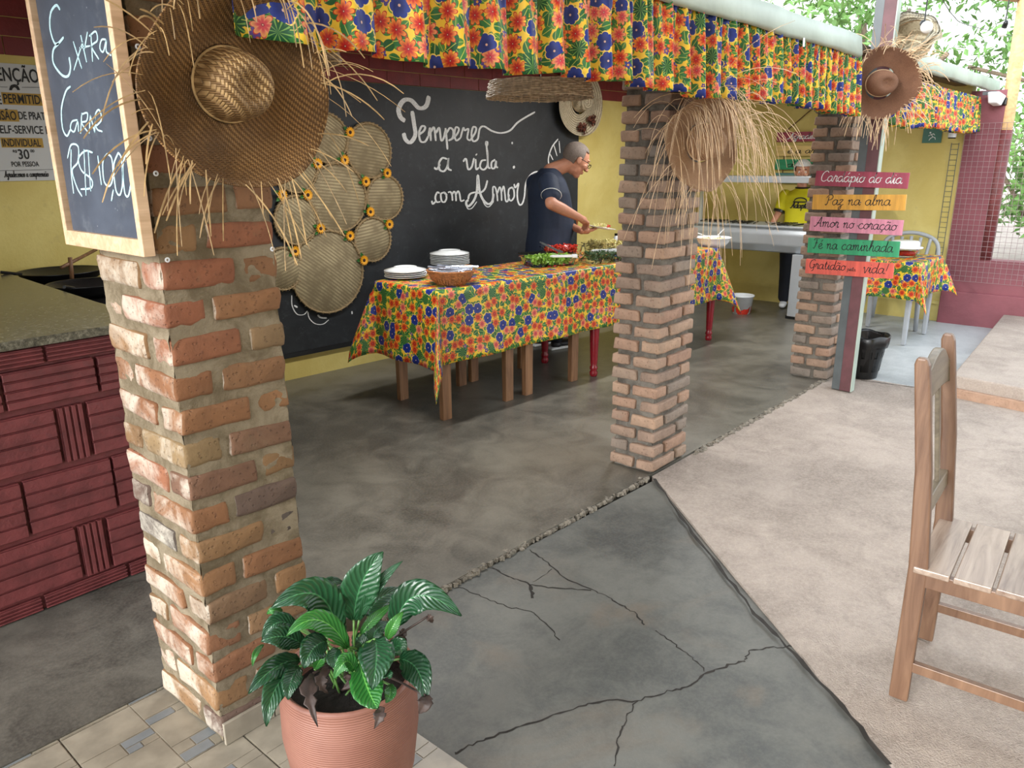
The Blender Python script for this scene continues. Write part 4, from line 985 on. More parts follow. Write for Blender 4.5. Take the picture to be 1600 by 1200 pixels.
# hanging woven basket lampshades
def basket_shade(p, r, h, label):
    t = thing('basket_lampshade', label, 'lampshade', p); mb = MB()
    for k in range(9):
        z = h*k/8; rr = r*(1-.06*k/8); mb.tube([(rr*(1+.012*math.sin(18*a+k*math.pi))*math.cos(a), rr*(1+.012*math.sin(18*a+k*math.pi))*math.sin(a), z+.002*math.sin(9*a+k)) for a in [2*math.pi*j/72 for j in range(72)]], .0042, 6, closed=True)
    for j in range(36):
        a = 2*math.pi*j/36; mb.tube([(r*math.cos(a), r*math.sin(a), -.006), (r*.94*math.cos(a), r*.94*math.sin(a), h+.003)], .004, 5)
    mb.build('woven_side', 'wicker', t)
    MB().lathe([(r*.95, h), (r*.5, h+.006), (.01, h+.01)], 32).build('woven_top', 'wicker', t, smooth=True, solid=.004)
    MB().tube([(0, 0, h+.008), (0, 0, 2.17-p[2])], .004, 6).build('cord', 'black', t)
basket_shade((2.70, 2.18, 1.752), .225, .06, 'flat woven basket lampshade hanging in front of the pale sombrero')
basket_shade((1.44, 2.25, 1.80), .225, .05, 'flat woven basket lampshade half hidden behind the biggest straw hat')

# ---------------------------------------------------------------- buffet tables
TAN = math.radians(-4.3)
def rotz(a): return Matrix.Rotation(a, 3, 'Z')
def sqleg(mb, x, y, h, w=.07, d=.035): mb.box((x, y, h/2), (w, d, h))
def wooden_table(label, loc, rz, L, D, h, legs, mat='tablewood', group=None, turned=False):
    t = thing('buffet_table', label, 'table', loc, rz, group)
    MB().box((L/2, D/2, h-.012), (L, D, .024)).build('tabletop', mat, t, bevel=.003)
    MB().box((L/2, D/2, h-.06), (L-.06, D-.06, .07)).build('apron', mat, t)
    for i, (x, y) in enumerate(legs):
        if turned:
            prof = [(.022, 0), (.027, .01), (.03, .03), (.022, .045), (.029, .055), (.029, .07), (.022, .08), (.026, .10), (.038, .42), (.040, .6), (.040, h-.03)]
            MB().lathe([(0.001, 0)]+prof+[(.001, h-.03)], 18, c=(x, y, 0)).build('leg', mat, t, smooth=True)
        else: MB().box((x, y, (h-.03)/2), (.072, .04, h-.03), taper=.92).build('leg', mat, t, bevel=.002)
    return t
TH = .782
wooden_table('brown wooden table under the left end of the long floral cloth', (3.02, 3.17, 0), TAN, .60, .58, TH, [(.036, .02), (.56, .02), (.10, .53), (.60-.02, .50)])
wooden_table('brown wooden table with thick legs, second under the floral cloth', (3.70, 3.12, 0), TAN, .56, .56, TH, [(.06, .02), (.52, .02), (.03, .52), (.52, .52)])
bpy.data.objects['leg'].scale = (1, 1, 1)
tt = wooden_table('long red-painted table with turned legs at the far end of buffet', (4.36, 3.03, 0), math.radians(-3.6), 1.66, .58, TH, [(.05, .03), (1.62, .03), (.09, .54), (1.60, .54)], 'redpaint', turned=True)

def draped(name, label, x0, y0, rz, L, D, z, hf, hl, hr, hb, mat, seed, nseg=.03, loc_z=0, ripple=.012, kc=.34, group=None):
    """rectangular cloth over a rectangular top: front drop hf, left hl, right hr, back hb; free corners fold into points"""
    r = random.Random(seed); root = thing(name, label, 'tablecloth', (x0, y0, z), rz, group)
    us = [-hl+i*(L+hl+hr)/int((L+hl+hr)/nseg) for i in range(int((L+hl+hr)/nseg)+1)]
    vs_ = [-hf+i*(D+hf+hb)/int((D+hf+hb)/nseg) for i in range(int((D+hf+hb)/nseg)+1)]
    us = sorted(set([round(u, 4) for u in us]+[0, L])); vs_ = sorted(set([round(v, 4) for v in vs_]+[0, D]))
    ph = [r.uniform(0, 6) for _ in range(8)]
    def pos(u, v):
        du = max(0, -u, u-L); dv = max(0, -v, v-D); cx = min(max(u, 0), L); cy = min(max(v, 0), D)
        sx = -1 if u < 0 else 1; sy = -1 if v < 0 else 1
        if du == 0 and dv == 0: return (cx, cy, .003)
        if dv == 0:
            o = .006+.05*du+ripple*(du/.4)*math.sin(cy*17+ph[0]); return (cx+sx*o, cy, .003-du*.99)
        if du == 0:
            o = .006+.05*dv+ripple*(dv/.4)*math.sin(cx*11+ph[1]+.5*math.sin(cx*5)); return (cx, cy+sy*o, .003-dv*.99)
        rr = math.hypot(du, dv); th = math.atan2(dv, du); hz = kc*rr*math.sin(2*th)**1.2
        base = .006+.05*rr
        ang = th
        # fold sharply so that the corner hangs as a pleat
        ang2 = math.pi/4+(th-math.pi/4)*.45
        ox = (hz+base)*math.cos(ang if hz < .01 else ang2); oy = (hz+base)*math.sin(ang if hz < .01 else ang2)
        w = min(1, hz/.03); ox = base*math.cos(th)*(1-w)+ox*w; oy = base*math.sin(th)*(1-w)+oy*w
        return (cx+sx*ox, cy+sy*oy, .003-math.sqrt(max(0, rr*rr-hz*hz))*.99)
    mb = MB(); nu = len(us); vs2 = [pos(u, v) for v in vs_ for u in us]; uv = [(u, v) for v in vs_ for u in us]
    fs = [(j*nu+i, j*nu+i+1, (j+1)*nu+i+1, (j+1)*nu+i) for j in range(len(vs_)-1) for i in range(nu-1)]
    mb.add(vs2, fs, uv); mb.build('cloth', mat, root, smooth=True, solid=.0015); return root
draped('tablecloth', 'long yellow-red-blue floral cloth over the buffet tables', 2.975, 3.135, TAN, 2.98, .60, TH+.004, .43, .46, .44, .30, 'floral_small', 3)
ZT = TH+.009

# plates in two stacks
def plate_mesh(r):
    p = [(.002, .002), (r*.55, .002), (r*.62, .004), (r, .014), (r+.001, .0165), (r-.004, .0165), (r*.66, .0085), (r*.55, .006), (.002, .006)]
    return MB().lathe(p, 40)
plate0 = None
def stack(c, n, r, which):
    global plate0
    for k in range(n):
        if plate0 is None or k == 0: o = plate_mesh(r).build('plate', 'white', None, smooth=True); plate0 = o
        else: o = plate0.copy(); COL.objects.link(o)
        o.location = (c.x+R_.uniform(-.002, .002), c.y+R_.uniform(-.002, .002), ZT+k*.0112); o.rotation_euler.z = k
        words = ['bottom', 'second from bottom', 'third from bottom', 'fourth from bottom', 'fifth from bottom', 'sixth from bottom', 'seventh from bottom', 'eighth from bottom', 'ninth from bottom']
        w = 'topmost' if k == n-1 else words[k]
        tag(o, 'white plate, %s in the %s' % (w, which), 'plate', 'plates in the '+which)
cL = at_z(634, 434, ZT); cB = at_z(703, 414, ZT)
def upturned(c, z, r, label):
    p = [(r, 0), (r+.001, .002), (r*.62, .014), (r*.55, .018), (r*.55, .021), (r*.48, .021), (r*.46, .016), (.002, .016)]
    o = MB().lathe(p, 40).build('plate', 'white', None, smooth=True); o.location = (c.x, c.y, z); tag(o, label, 'plate')
stack(cL, 4, .132, 'low left stack'); upturned(cL, ZT+4*.0112+.006, .130, 'white plate upside down crowning the low left stack')
stack(cB, 7, .138, 'taller stack behind the basket'); upturned(cB, ZT+7*.0112+.006, .136, 'white plate upside down crowning the taller stack')
# wicker bowl with wrapped cutlery
cb = at_z(705, 443, ZT); t = thing('wicker_bowl', 'brown wicker bowl full of wrapped cutlery on the buffet cloth', 'basket', (cb.x, cb.y, ZT))
mb = MB()
for k in range(9):
    f = k/8; rr = .085+.055*f**.7; mb.tube([(rr*(1+.02*math.sin(20*a+k*math.pi))*math.cos(a), rr*(1+.02*math.sin(20*a+k*math.pi))*math.sin(a), .006+.075*f) for a in [2*math.pi*j/80 for j in range(80)]], .0052, 6, closed=True)
for k in range(40):
    a = 2*math.pi*k/40; mb.tube([(rr_*math.cos(a), rr_*math.sin(a), z_) for rr_, z_ in ((.084, 0), (.118, .03), (.139, .086))], .0035, 5)
for s_ in (0, math.pi): mb.tube(spl([(rr_*math.cos(a+s_)*1.0, rr_*math.sin(a+s_), z_) for a, rr_, z_ in ((-.25, .139, .082), (-.15, .165, .088), (.15, .165, .088), (.25, .139, .082))], 5), .006, 6)
mb.build('woven_side', 'wicker_brown', t); MB().lathe([(.001, .004), (.09, .004), (.09, .008), (.001, .008)], 24).build('woven_base', 'wicker_brown', t)
def packet(L):
    mb = MB().box((0, 0, 0), (L, .024, .006)); mb.box((L*.1, .004, .005), (L*.8, .006, .004)); mb.box((L*.05, -.005, .005), (L*.75, .005, .004)); return mb
pk = None
for k in range(16):
    if pk is None: pk = packet(.20).build('cutlery_packet', 'cutlery', None, bevel=.0015, bseg=1); o = pk
    else: o = pk.copy(); COL.objects.link(o)
    o.location = (cb.x+R_.uniform(-.045, .05), cb.y+R_.uniform(-.06, .06), ZT+.052+k*.0032)
    o.rotation_euler = (R_.uniform(-.3, .3), R_.uniform(-.15, .22), -.75+R_.uniform(-.35, .35))
    tag(o, 'wrapped cutlery packet lying in the brown wicker bowl', 'cutlery', 'cutlery packets in the wicker bowl')

# glass dishes with salads
def dish(name, label, c, L, D, h, rz, content, cmat, n, cs, seed, fill=.7, round_=False):
    t = thing(name, label, 'dish', (c.x, c.y, ZT), rz); q = random.Random(seed)
    def rr(L_, D_, z, rad, k=6):
        out = []
        for cx, cy, a0 in ((L_/2-rad, D_/2-rad, 0), (-L_/2+rad, D_/2-rad, 90), (-L_/2+rad, -D_/2+rad, 180), (L_/2-rad, -D_/2+rad, 270)):
            for j in range(k+1): a = math.radians(a0+90*j/k); out.append((cx+rad*math.cos(a), cy+rad*math.sin(a), z))
        return out
    rings = [rr(L*.88, D*.88, .0, .03), rr(L*.9, D*.9, .006, .035), rr(L, D, h, .045), rr(L+.03, D+.02, h+.003, .05), rr(L+.03, D+.02, h+.008, .05), rr(L-.012, D-.012, h+.005, .042), rr(L*.9-.01, D*.9-.01, .010, .03)]
    nn = len(rings[0]); vs = [p for g in rings for p in g]; fs = [(i*nn+k, i*nn+(k+1) % nn, (i+1)*nn+(k+1) % nn, (i+1)*nn+k) for i in range(len(rings)-1) for k in range(nn)]
    fs += [tuple(range(nn-1, -1, -1)), tuple(range((len(rings)-1)*nn, len(rings)*nn))]
    MB().add(vs, fs).build('glass_body', 'glass', t, smooth=True)
    mb = MB()
    for k in range(n):
        x = q.uniform(-1, 1)*(L*.42-cs*.4); y = q.uniform(-1, 1)*(D*.42-cs*.4); z = .014+q.random()**.7*h*fill
        R = Euler((q.uniform(-1.2, 1.2), q.uniform(-1.2, 1.2), q.uniform(0, 6.3))).to_matrix(); s_ = cs*q.uniform(.6, 1.2)
        if content == 'leaf':
            vs = [R @ Vector((a*s_, b*s_, .3*s_*math.sin(a*5+k)*math.cos(b*4))) + Vector((x, y, z)) for b in (-.5, 0, .5) for a in (-.5, 0, .5)]
            mb.add(vs, [(j*3+i, j*3+i+1, j*3+i+4, j*3+i+3) for j in range(2) for i in range(2)])
        elif content == 'cube': mb.box((x, y, z), (s_, s_*.8, s_*.6), R)
        else: mb.box((x, y, z), (s_*2.2, s_*.35, s_*.3), R)
    mb.build('food', cmat, t, kind='stuff')
    return t
c1 = at_z(860, 421, ZT)
def loc_of(px, py, z=ZT): return at_z(px, py, z)
dish('glass_dish', 'glass dish of chopped lettuce, nearest on the buffet cloth', loc_of(857, 414), .36, .22, .055, math.radians(-25), 'leaf', 'lettuce', 300, .035, 1, .85)
dish('glass_dish', 'glass dish of dark shredded greens, right of the lettuce', loc_of(940, 408), .34, .22, .055, math.radians(-12), 'strip', 'herb', 260, .02, 2, .9)
dish('glass_dish', 'glass dish of chopped tomato, behind the lettuce', loc_of(878, 398), .30, .2, .06, math.radians(-10), 'cube', 'tomato', 220, .02, 3, .95)
dish('glass_dish', 'glass dish of pale salad, rearmost before the yellow wall', loc_of(945, 391), .34, .22, .06, math.radians(-8), 'strip', 'pasta', 240, .022, 4, .9)
def tongs(px, py, z, rz, L, mat, label, name='serving_tongs', tilt=0):
    p = loc_of(px, py, z); t = thing(name, label, 'tongs', (p.x, p.y, p.z), 0, None, (0, tilt, rz))
    for s_ in (-1, 1):
        mb = MB(); mb.box((0, s_*.014, .004), (L, .004, .014), Matrix.Rotation(s_*.04, 3, 'Z')); mb.box((L*.42, s_*.016, .004), (L*.2, .003, .022)); mb.build('arm', mat, t, bevel=.001)
    MB().tube([(-L/2, -.012, .004), (-L/2-.012, 0, .004), (-L/2, .012, .004)], .005, 8).build('hinge', mat, t)
tongs(882, 401, ZT+.066, math.radians(-45), .17, 'whiteplastic', 'pair of white tongs lying across the lettuce dish')
tongs(945, 392, ZT+.068, math.radians(-43), .17, 'whiteplastic', 'pair of white tongs across the dish of dark greens')
tongs(832, 396, ZT+.066, math.radians(-38), .18, 'black', 'dark handled tongs at the left end of the lettuce dish')
tongs(862, 388, ZT+.085, math.radians(-42), .17, 'steelgrey', 'steel tongs leaning up out of the tomato dish', tilt=.45)
p = loc_of(963, 381); t = thing('condiment_jar', 'small jar with a black cap at the back of the buffet', 'jar', (p.x, p.y, ZT))
MB().lathe([(.001, 0), (.026, 0), (.028, .01), (.028, .05), (.018, .065), (.018, .07), (.001, .07)], 20).build('jar_body', 'whiteplastic', t, smooth=True); MB().lathe([(.001, .07), (.018, .07), (.018, .09), (.001, .09)], 18).build('cap', 'black', t)
# casserole at the far end
p = loc_of(1114, 384); t = thing('casserole_dish', 'glass casserole of yellow food with spoons, far end of buffet', 'dish', (p.x, p.y, ZT))
MB().lathe([(.001, 0), (.10, 0), (.125, .03), (.14, .065), (.15, .068), (.15, .073), (.135, .07), (.12, .03), (.095, .006), (.001, .006)], 36).build('glass_body', 'whiteplastic', t, smooth=True)
MB().lathe([(.001, .066), (.10, .062), (.132, .055)], 30).build('food', 'pasta', t, smooth=True)
for s_, a in ((1, -.3), (-1, 3.6)):
    mb = MB(); mb.tube([(.05*s_, 0, .07), (.20*s_, -.06*s_*a/3, .125)], .004, 6); mb.ball((.04*s_, 0, .065), (.025, .016, .008)); mb.build('spoon', 'whiteplastic', t, smooth=True)

# ---------------------------------------------------------------- stainless grill counter at the end wall
gr = thing('stainless_counter', 'stainless steel serving counter with a shelf bar before the end wall', 'counter', (7.45, 3.3, 0))
y0g, y1g = 2.45, 3.95
def wb(lo, hi, name, mat, par, **k): return MB().b2(lo, hi).build(name, mat, par, world=True, **k)
prof = [(7.30, .865), (7.27, .80), (7.28, .70), (7.34, .625), (7.45, .61), (7.62, .62), (7.66, .70), (7.66, .865)]
mb = MB(); vs = []
for y in (y0g, y1g): vs += [(x, y, z) for x, z in prof]
n = len(prof); mb.add(vs, [(i, i+1, n+i+1, n+i) for i in range(n-1)]+[tuple(range(n)), tuple(range(2*n-1, n-1, -1))]); mb.build('steel_trough', 'stainless', gr, world=True, bevel=.01)
wb((7.26, y0g-.02, .862), (7.70, y1g+.02, .88), 'worktop', 'stainless', gr, bevel=.004)
wb((7.28, y0g-.05, 1.275), (7.62, y1g+.05, 1.335), 'shelf_bar', 'stainless', gr, bevel=.004)
for y in (y0g+.02, y1g-.02): wb((7.56, y-.015, .86), (7.59, y+.015, 1.28), 'post', 'stainless', gr)
wb((7.28, 2.68, .03), (7.62, 2.80, .62), 'leg_panel', 'stainless', gr, bevel=.003)
wb((7.28, 3.82, .0), (7.62, 3.9, .62), 'leg_panel', 'stainless', gr, bevel=.003)
wb((7.30, 2.66, 0), (7.60, 2.82, .03), 'foot', 'black', gr)
q = random.Random(3); mb = MB()
for k in range(40):
    y = q.uniform(y0g+.15, y1g-.1); mb.tube([(7.30+q.uniform(0, .1), y, .888), (7.45+q.uniform(0, .1), y+q.uniform(-.1, .1), .895)], .006, 5)
mb.build('serving_utensils', 'castiron', gr, world=True, kind='stuff')
p = at_x(1122, 279, 7.35); o = MB().lathe([(.001, 0), (.014, 0), (.014, .015), (.006, .02), (.006, .03), (.012, .035), (.001, .04)], 14).build('shelf_knob', 'black', gr); o.location = chain(gr).inverted() @ Vector((7.35, p.y, 1.335))
# white bucket
t = thing('bucket', 'dirty white bucket with red stains under the end of buffet', 'bucket', tuple(at_z(1158, 489, 0)))
MB().lathe([(.001, 0), (.085, 0), (.11, .17), (.118, .172), (.118, .185), (.11, .185), (.10, .17), (.08, .01), (.001, .01)], 28).build('bucket_body', 'whiteplastic', t, smooth=True)
MB().lathe([(.087, .006), (.0955, .06)], 28, wob=lambda r, z, a: (r+.0012, z+.018*math.sin(3*a)+.01*math.sin(7*a))).build('stain', 'tomato', t)
MB().tube([(.115*math.cos(a), .115*math.sin(a), .16-.05*math.sin(a)) for a in [math.pi*k/12 for k in range(13)]], .003, 6).build('handle', 'steelgrey', t)

# ---------------------------------------------------------------- plank sign on the end wall
hs = thing('hanging_plank_sign', 'hanging sign of four painted planks on the end wall, behind worker', 'sign', (8.08, 3.15, 1.25))
XW = 8.07
rows = [('plank_maroon', 207, 222, 'Agradecer', 'chalk'), ('plank_sand', 228, 244, 'é a arte', 'ink'), ('plank_green', 249, 265, 'de ver', 'ink'), ('plank_teal', 270, 286, 'coisas', 'ink')]
for i, (mt, ya, yb_, tx, inkm) in enumerate(rows):
    a = at_x(1215-i*1.3, ya, XW); b = at_x(1213-i*1.3, yb_, XW); yL = a.y; yR = yL-.66; zb_, zt_ = b.z, a.z
    pl = MB().b2((XW-.012, yR, zb_), (XW+.006, yL, zt_)).build('plank', mt, hs, world=True, bevel=.002)
    mb = MB(); script_text(mb, tx, (XW-.0125, yL-.12, zb_+.026), (0, -1, 0), (0, 0, 1), (-1, 0, 0), .030, .007, fit=.36); mb.build('lettering', inkm, pl, world=True)
mb = MB()
mb.tube([at_x(1227, 206, XW), (XW+.01, 3.02, 1.99)], .005, 5); mb.tube([(XW, 2.78, 1.75), (XW+.01, 3.02, 1.99)], .005, 5)
for y in (3.29, 2.76): mb.tube([(XW+.002, y, 1.75), (XW+.002, y, 1.3)], .004, 5)
mb.build('cord', 'darkwood', hs, world=True)
# green exit sign and emergency light
a = at_x(1443, 205, 8.09); b = at_x(1470, 223, 8.09)
t = thing('exit_sign', 'small green running-man exit sign on the yellow wall', 'sign', (8.09, a.y, b.z))
wb((8.085, b.y, b.z), (8.10, a.y, a.z+.03), 'sign_plate', 'signgreen', t)
mb = MB(); cy, cz = (a.y+b.y)/2, (a.z+b.z)/2+.005
for pts in ([(.012, .02), (-.008, -.005)], [(-.008, -.005), (-.026, -.012), (-.032, -.03)], [(-.008, -.005), (.012, -.018), (.022, -.035)], [(.012, .014), (.032, .004)], [(.012, .014), (-.01, .022), (-.022, .01)]):
    ribbon(mb, [Vector((8.0845, cy+u, cz+v)) for u, v in pts], .007, (-1, 0, 0))
mb.ball((8.084, cy+.018, cz+.032), (.002, .008, .008)); mb.build('running_man_symbol', 'white', t, world=True)
p = at_x(1488, 211, 8.0); t = thing('wall_spotlight', 'small black and white spotlight under the far valance', 'lamp', tuple(p))
MB().lathe([(.001, -.03), (.03, -.03), (.034, .03), (.001, .03)], 18).build('housing', 'black', t, smooth=True); MB().lathe([(.0345, -.02), (.0345, .02)], 18).build('white_band', 'white', t, smooth=True); MB().box((.05, 0, .03), (.1, .015, .012)).build('bracket', 'black', t)
p = at_y(1556, 155, 1.45); t = thing('floodlight', 'beige floodlight on the post at the far end of roof', 'lamp', tuple(p))
MB().box((0, 0, 0), (.16, .10, .09), Euler((0, .2, -.2)).to_matrix(), taper=.7).build('housing', 'whiteplastic', t, bevel=.012); MB().box((.09, -.05, -.02), (.05, .05, .06), Euler((0, .2, -.2)).to_matrix()).build('lens', 'black', t, bevel=.005); MB().box((-.02, .05, .05), (.03, .1, .03)).build('bracket', 'steelgrey', t)

# ---------------------------------------------------------------- steel column with plank signs
ps = thing('steel_column', 'maroon and grey steel column beside the far brick pillar', 'column', (5.24, 1.58, 0))
wb((5.18, 1.585, 0), (5.25, 1.64, 3.15), 'grey_flange', 'steelgrey', ps, bevel=.002)
wb((5.175, 1.515, 0), (5.25, 1.588, 3.15), 'maroon_channel', 'steelmaroon', ps, bevel=.002)
wb((5.172, 1.510, 0), (5.235, 1.516, 3.15), 'lit_edge', 'gutter', ps)  # pale strip paints in the daylight on the column's yard-side face
wb((5.06, 1.20, 3.15), (5.42, 1.95, 3.2), 'head_plate', 'steelmaroon', ps)
SG = [('plank_maroon', (150, 100), (1025, 120), (1005, 272), (140, 240), 'Cardápio do dia', 'chalk', 'maroon plank sign lettered in white, topmost on the steel column'),
      ('plank_ochre', (120, 325), (995, 325), (985, 475), (112, 465), 'Paz na alma', 'ink', 'ochre plank sign, second from the top on the steel column'),
      ('plank_pink', (97, 530), (970, 565), (950, 710), (88, 662), 'Amor no coração', 'ink', 'pink plank sign, third on the steel column'),
      ('plank_green', (75, 725), (935, 770), (920, 912), (68, 872), 'Fé na caminhada', 'ink', 'green plank sign, fourth on the steel column'),
      ('plank_red', (55, 925), (882, 970), (865, 1115), (50, 1062), 'Gratidão pela vida!', 'ink', 'red plank sign, lowest on the steel column')]
XS = 5.150
for mt, tl, tr, br, bl, tx, inkm, lab in SG:
    P = [at_x(1250+x/6, 250+y/6, XS) for x, y in (tl, tr, br, bl)]
    cz = sum(p.z for p in P)/4; cy = sum(p.y for p in P)/4; L = ((P[0].y-P[1].y)+(P[3].y-P[2].y))/2; hh = ((P[0].z-P[3].z)+(P[1].z-P[2].z))/2
    tl_ = math.atan2(((P[1].z-P[0].z)+(P[2].z-P[3].z))/2, L)
    o = bpy.data.objects.new('plank_sign', None); COL.objects.link(o); o.matrix_world = frame((XS, cy, cz), (0, -1, 0), (0, 0, 1), (-1, 0, 0)) @ Matrix.Rotation(tl_, 4, 'Z'); tag(o, lab, 'sign')
    MB().box((0, 0, -.008), (L, hh, .018)).build('plank', mt, o, bevel=.0015)
    mb = MB(); b0 = -.27*hh
    if 'pela' in tx:
        script_text(mb, 'Gratidão', (-L*.46, b0+.012, .0015), (1, 0, 0), (0, 1, 0), (0, 0, 1), hh*.33, .006, fit=L*.43); mb.build('lettering', inkm, o); mb = MB()
        script_text(mb, '.pela.', (-.01, b0+.012, .0015), (1, 0, 0), (0, 1, 0), (0, 0, 1), hh*.13, .0035, fit=L*.12); mb.build('lettering', inkm, o); mb = MB()
        script_text(mb, 'vida!', (L*.17, b0+.006, .0015), (1, 0, 0), (0, 1, 0), (0, 0, 1), hh*.36, .006, fit=L*.27)
    else:
        w_ = {'Paz na alma': .70}.get(tx, .88); script_text(mb, tx, (-L*w_/2, b0+.008, .0015), (1, 0, 0), (0, 1, 0), (0, 0, 1), hh*.36, .0062, fit=L*w_)
    mb.build('lettering', inkm, o)
    for sx in (-.12, .02):
        MB().ball((sx, 0, .002), (.004, .004, .002), 8, 4).build('nail', 'steelgrey', o)

# black waste bin behind the column
b = at_z(1343, 592, 0); t = thing('waste_bin', 'black slotted plastic waste bin with bag behind the steel column', 'bin', (b.x+.10, b.y+.02, 0))
mb = MB(); N = 36; Hn = 12
def brr(z): return .10+.045*z/.30
for i in range(Hn):
    for k in range(N):
        solid = (i in (0, 1, 4, 5, 8, 11)) or k % 2 == 0
        if not solid: continue
        z0_, z1_2 = .30*i/Hn, .30*(i+1)/Hn; a0, a1 = 2*math.pi*k/N, 2*math.pi*(k+1)/N
        mb.add([(brr(z0_)*math.cos(a0), brr(z0_)*math.sin(a0), z0_), (brr(z0_)*math.cos(a1), brr(z0_)*math.sin(a1), z0_), (brr(z1_2)*math.cos(a1), brr(z1_2)*math.sin(a1), z1_2), (brr(z1_2)*math.cos(a0), brr(z1_2)*math.sin(a0), z1_2)], [(0, 1, 2, 3)])
mb.build('slotted_body', 'black', t, solid=.003)
MB().lathe([(.145, .225), (.152, .25), (.156, .30), (.148, .308), (.138, .29), (.11, .05), (.001, .03)], 40, wob=lambda r, z, a: (r+.004*math.sin(9*a)+.002*math.sin(17*a), z+(.006*math.sin(5*a) if z > .2 else 0))).build('bin_bag', 'black', t, smooth=True)

# ---------------------------------------------------------------- far square table with plastic chair
ft = thing('plastic_table', 'grey plastic table under a floral cloth beside the far wall', 'table', (6.78, 1.58, 0), math.radians(-2))
FH = .68; FW, FD = .66, .58
MB().box((FW/2, FD/2, FH-.015), (FW, FD, .03)).build('tabletop', 'greyplastic', ft, bevel=.008)
for x, y in ((.05, .05), (FW-.05, .05), (.05, FD-.05), (FW-.05, FD-.05)): MB().box((x, y, (FH-.03)/2), (.055, .045, FH-.03), taper=.75).build('leg', 'greyplastic', ft, bevel=.008)
draped('tablecloth', 'floral cloth with pointed corners over the far small table', 6.78, 1.58, math.radians(-2), FW, FD, FH+.003, .30, .30, .24, .24, 'floral_small', 8, ripple=.03, kc=.40)
p = at_z(1412, 402, FH); t = thing('food_container', 'clear food container with white lid on the far table', 'container', (p.x, p.y, FH+.01))
MB().lathe([(.001, 0), (.09, 0), (.12, .07), (.125, .072), (.118, .06), (.088, .006), (.001, .006)], 30).build('tub', 'glass', t, smooth=True); MB().lathe([(.001, .01), (.085, .01), (.10, .05), (.001, .055)], 24).build('food', 'tomato', t, smooth=True)
MB().lathe([(.001, .13), (.10, .13), (.11, .12), (.112, .085), (.14, .08), (.14, .07), (.11, .07)], 32).build('lid', 'white', t, smooth=True)
pc_ = thing('plastic_chair', 'silver-grey plastic armchair behind the far floral table', 'chair', (7.70, 1.95, 0), math.radians(-178))
# local: faces +x ; back at x=-.22
mb = MB(); arch = spl([(-.24, -.24, .40), (-.27, -.25, .60), (-.29, -.20, .76), (-.30, 0, .82), (-.29, .20, .76), (-.27, .25, .60), (-.24, .24, .40)], 8); mb.tube(arch, .018, 8, ell=.6); mb.build('back_frame', 'greyplastic', pc_, smooth=True)
for y in (-.13, -.065, 0, .065, .13):
    MB().tube(spl([(-.22, y*.8, .41), (-.26, y*1.1, .6), (-.285, y*1.25, .79-abs(y)*.15)], 6), .015, 6, ell=.4).build('back_slat', 'greyplastic', pc_, smooth=True)
MB().box((0, 0, .41), (.44, .44, .02)).build('seat', 'greyplastic', pc_, bevel=.009)
for x, y in ((-.2, -.22), (-.2, .22), (.2, -.22), (.2, .22)): MB().tube([(x, y, .41), (x*1.15, y*1.1, 0)], [.025, .018], 8).build('leg', 'greyplastic', pc_, smooth=True)
for y in (-.25, .25): MB().tube(spl([(-.27, y, .60), (-.05, y*1.08, .63), (.16, y*1.08, .62), (.2, y, .42)], 6), .016, 8, ell=1.5).build('armrest', 'greyplastic', pc_, smooth=True)

# raised platform on the right
pf = thing('raised_platform', 'low rough concrete platform on the right beyond the chair', 'platform', (7.0, 0, 0))
MB().poly([(5.53, 1.00), (8.05, 1.13), (8.05, -3.4), (4.9, -3.4)], -.02, .135).build('concrete_top', 'yard', pf, world=True, bevel=.012)
MB().poly([(5.50, 1.0), (5.53, .99), (4.90, -3.4), (4.86, -3.4)], -.02, .055).build('brick_footing', 'brick2', pf, world=True, bevel=.006)
jag('crumbled_edge', (5.56, .985), (8.0, 1.115), .03, .02, pf, z=.125, seed=8, n=80)
bpy.data.objects[-1] if False else None

# wire mesh over the far wall opening, timber post and beam
t = thing('wire_mesh', 'square wire mesh panel hung over the plum wall and opening', 'mesh', (8.05, .9, .5)); mb = MB()
for k in range(46): mb.tube([(8.06, 1.66-k*.045, .40), (8.06, 1.66-k*.045, 1.78)], .0016, 4)
for k in range(31): mb.tube([(8.06, 1.66, .40+k*.046), (8.06, -.40, .40+k*.046)], .0016, 4)
mb.build('wires', 'wire', t, world=True, kind='stuff')
t = thing('grey_wire_ladder', 'narrow wire strip on the yellow wall edge', 'wire', (8.07, 1.7, .4)); mb = MB()
for y in (1.70, 1.76): mb.tube([(8.085, y, .45), (8.085, y, 1.62)], .003, 4)
for k in range(26): mb.tube([(8.085, 1.70, .46+k*.046), (8.085, 1.76, .46+k*.046)], .002, 4)
mb.build('wires', 'steelgrey', t, world=True)
pa = at_x(1597, 0, 8.1); pb = at_x(1577, 160, 8.1)
t = thing('timber_post', 'round pale timber post holding the roof at the far opening', 'post', (8.15, pb.y, .60))
MB().tube([(8.13, pb.y-.0, .60), (8.13, pb.y, 1.9), (8.13, pb.y+.01, 3.1)], [.055, .055, .06], 14).build('pole', 'beamwood', t, world=True, smooth=True)
MB().tube([(8.13, pb.y, .60), (8.13, pb.y, 1.72)], .06, 14).build('red_paint', 'redclay', t, world=True, smooth=True)
a = at_z(1470, -12, 2.75); b = at_z(1640, 7, 2.75); d = (b-a).normalized()
t = thing('roof_beam', 'tan timber roof beam crossing the top right corner', 'beam', tuple(a)); 
mb = MB(); p0 = a-d*1.6; p1 = b+d*2; ang = math.atan2(d.y, d.x); mid = (p0+p1)/2; mb.box((mid.x, mid.y, 2.82), ((p1-p0).length, .10, .14), rotz(ang)); mb.build('beam', 'beamwood', t, world=True, bevel=.004)

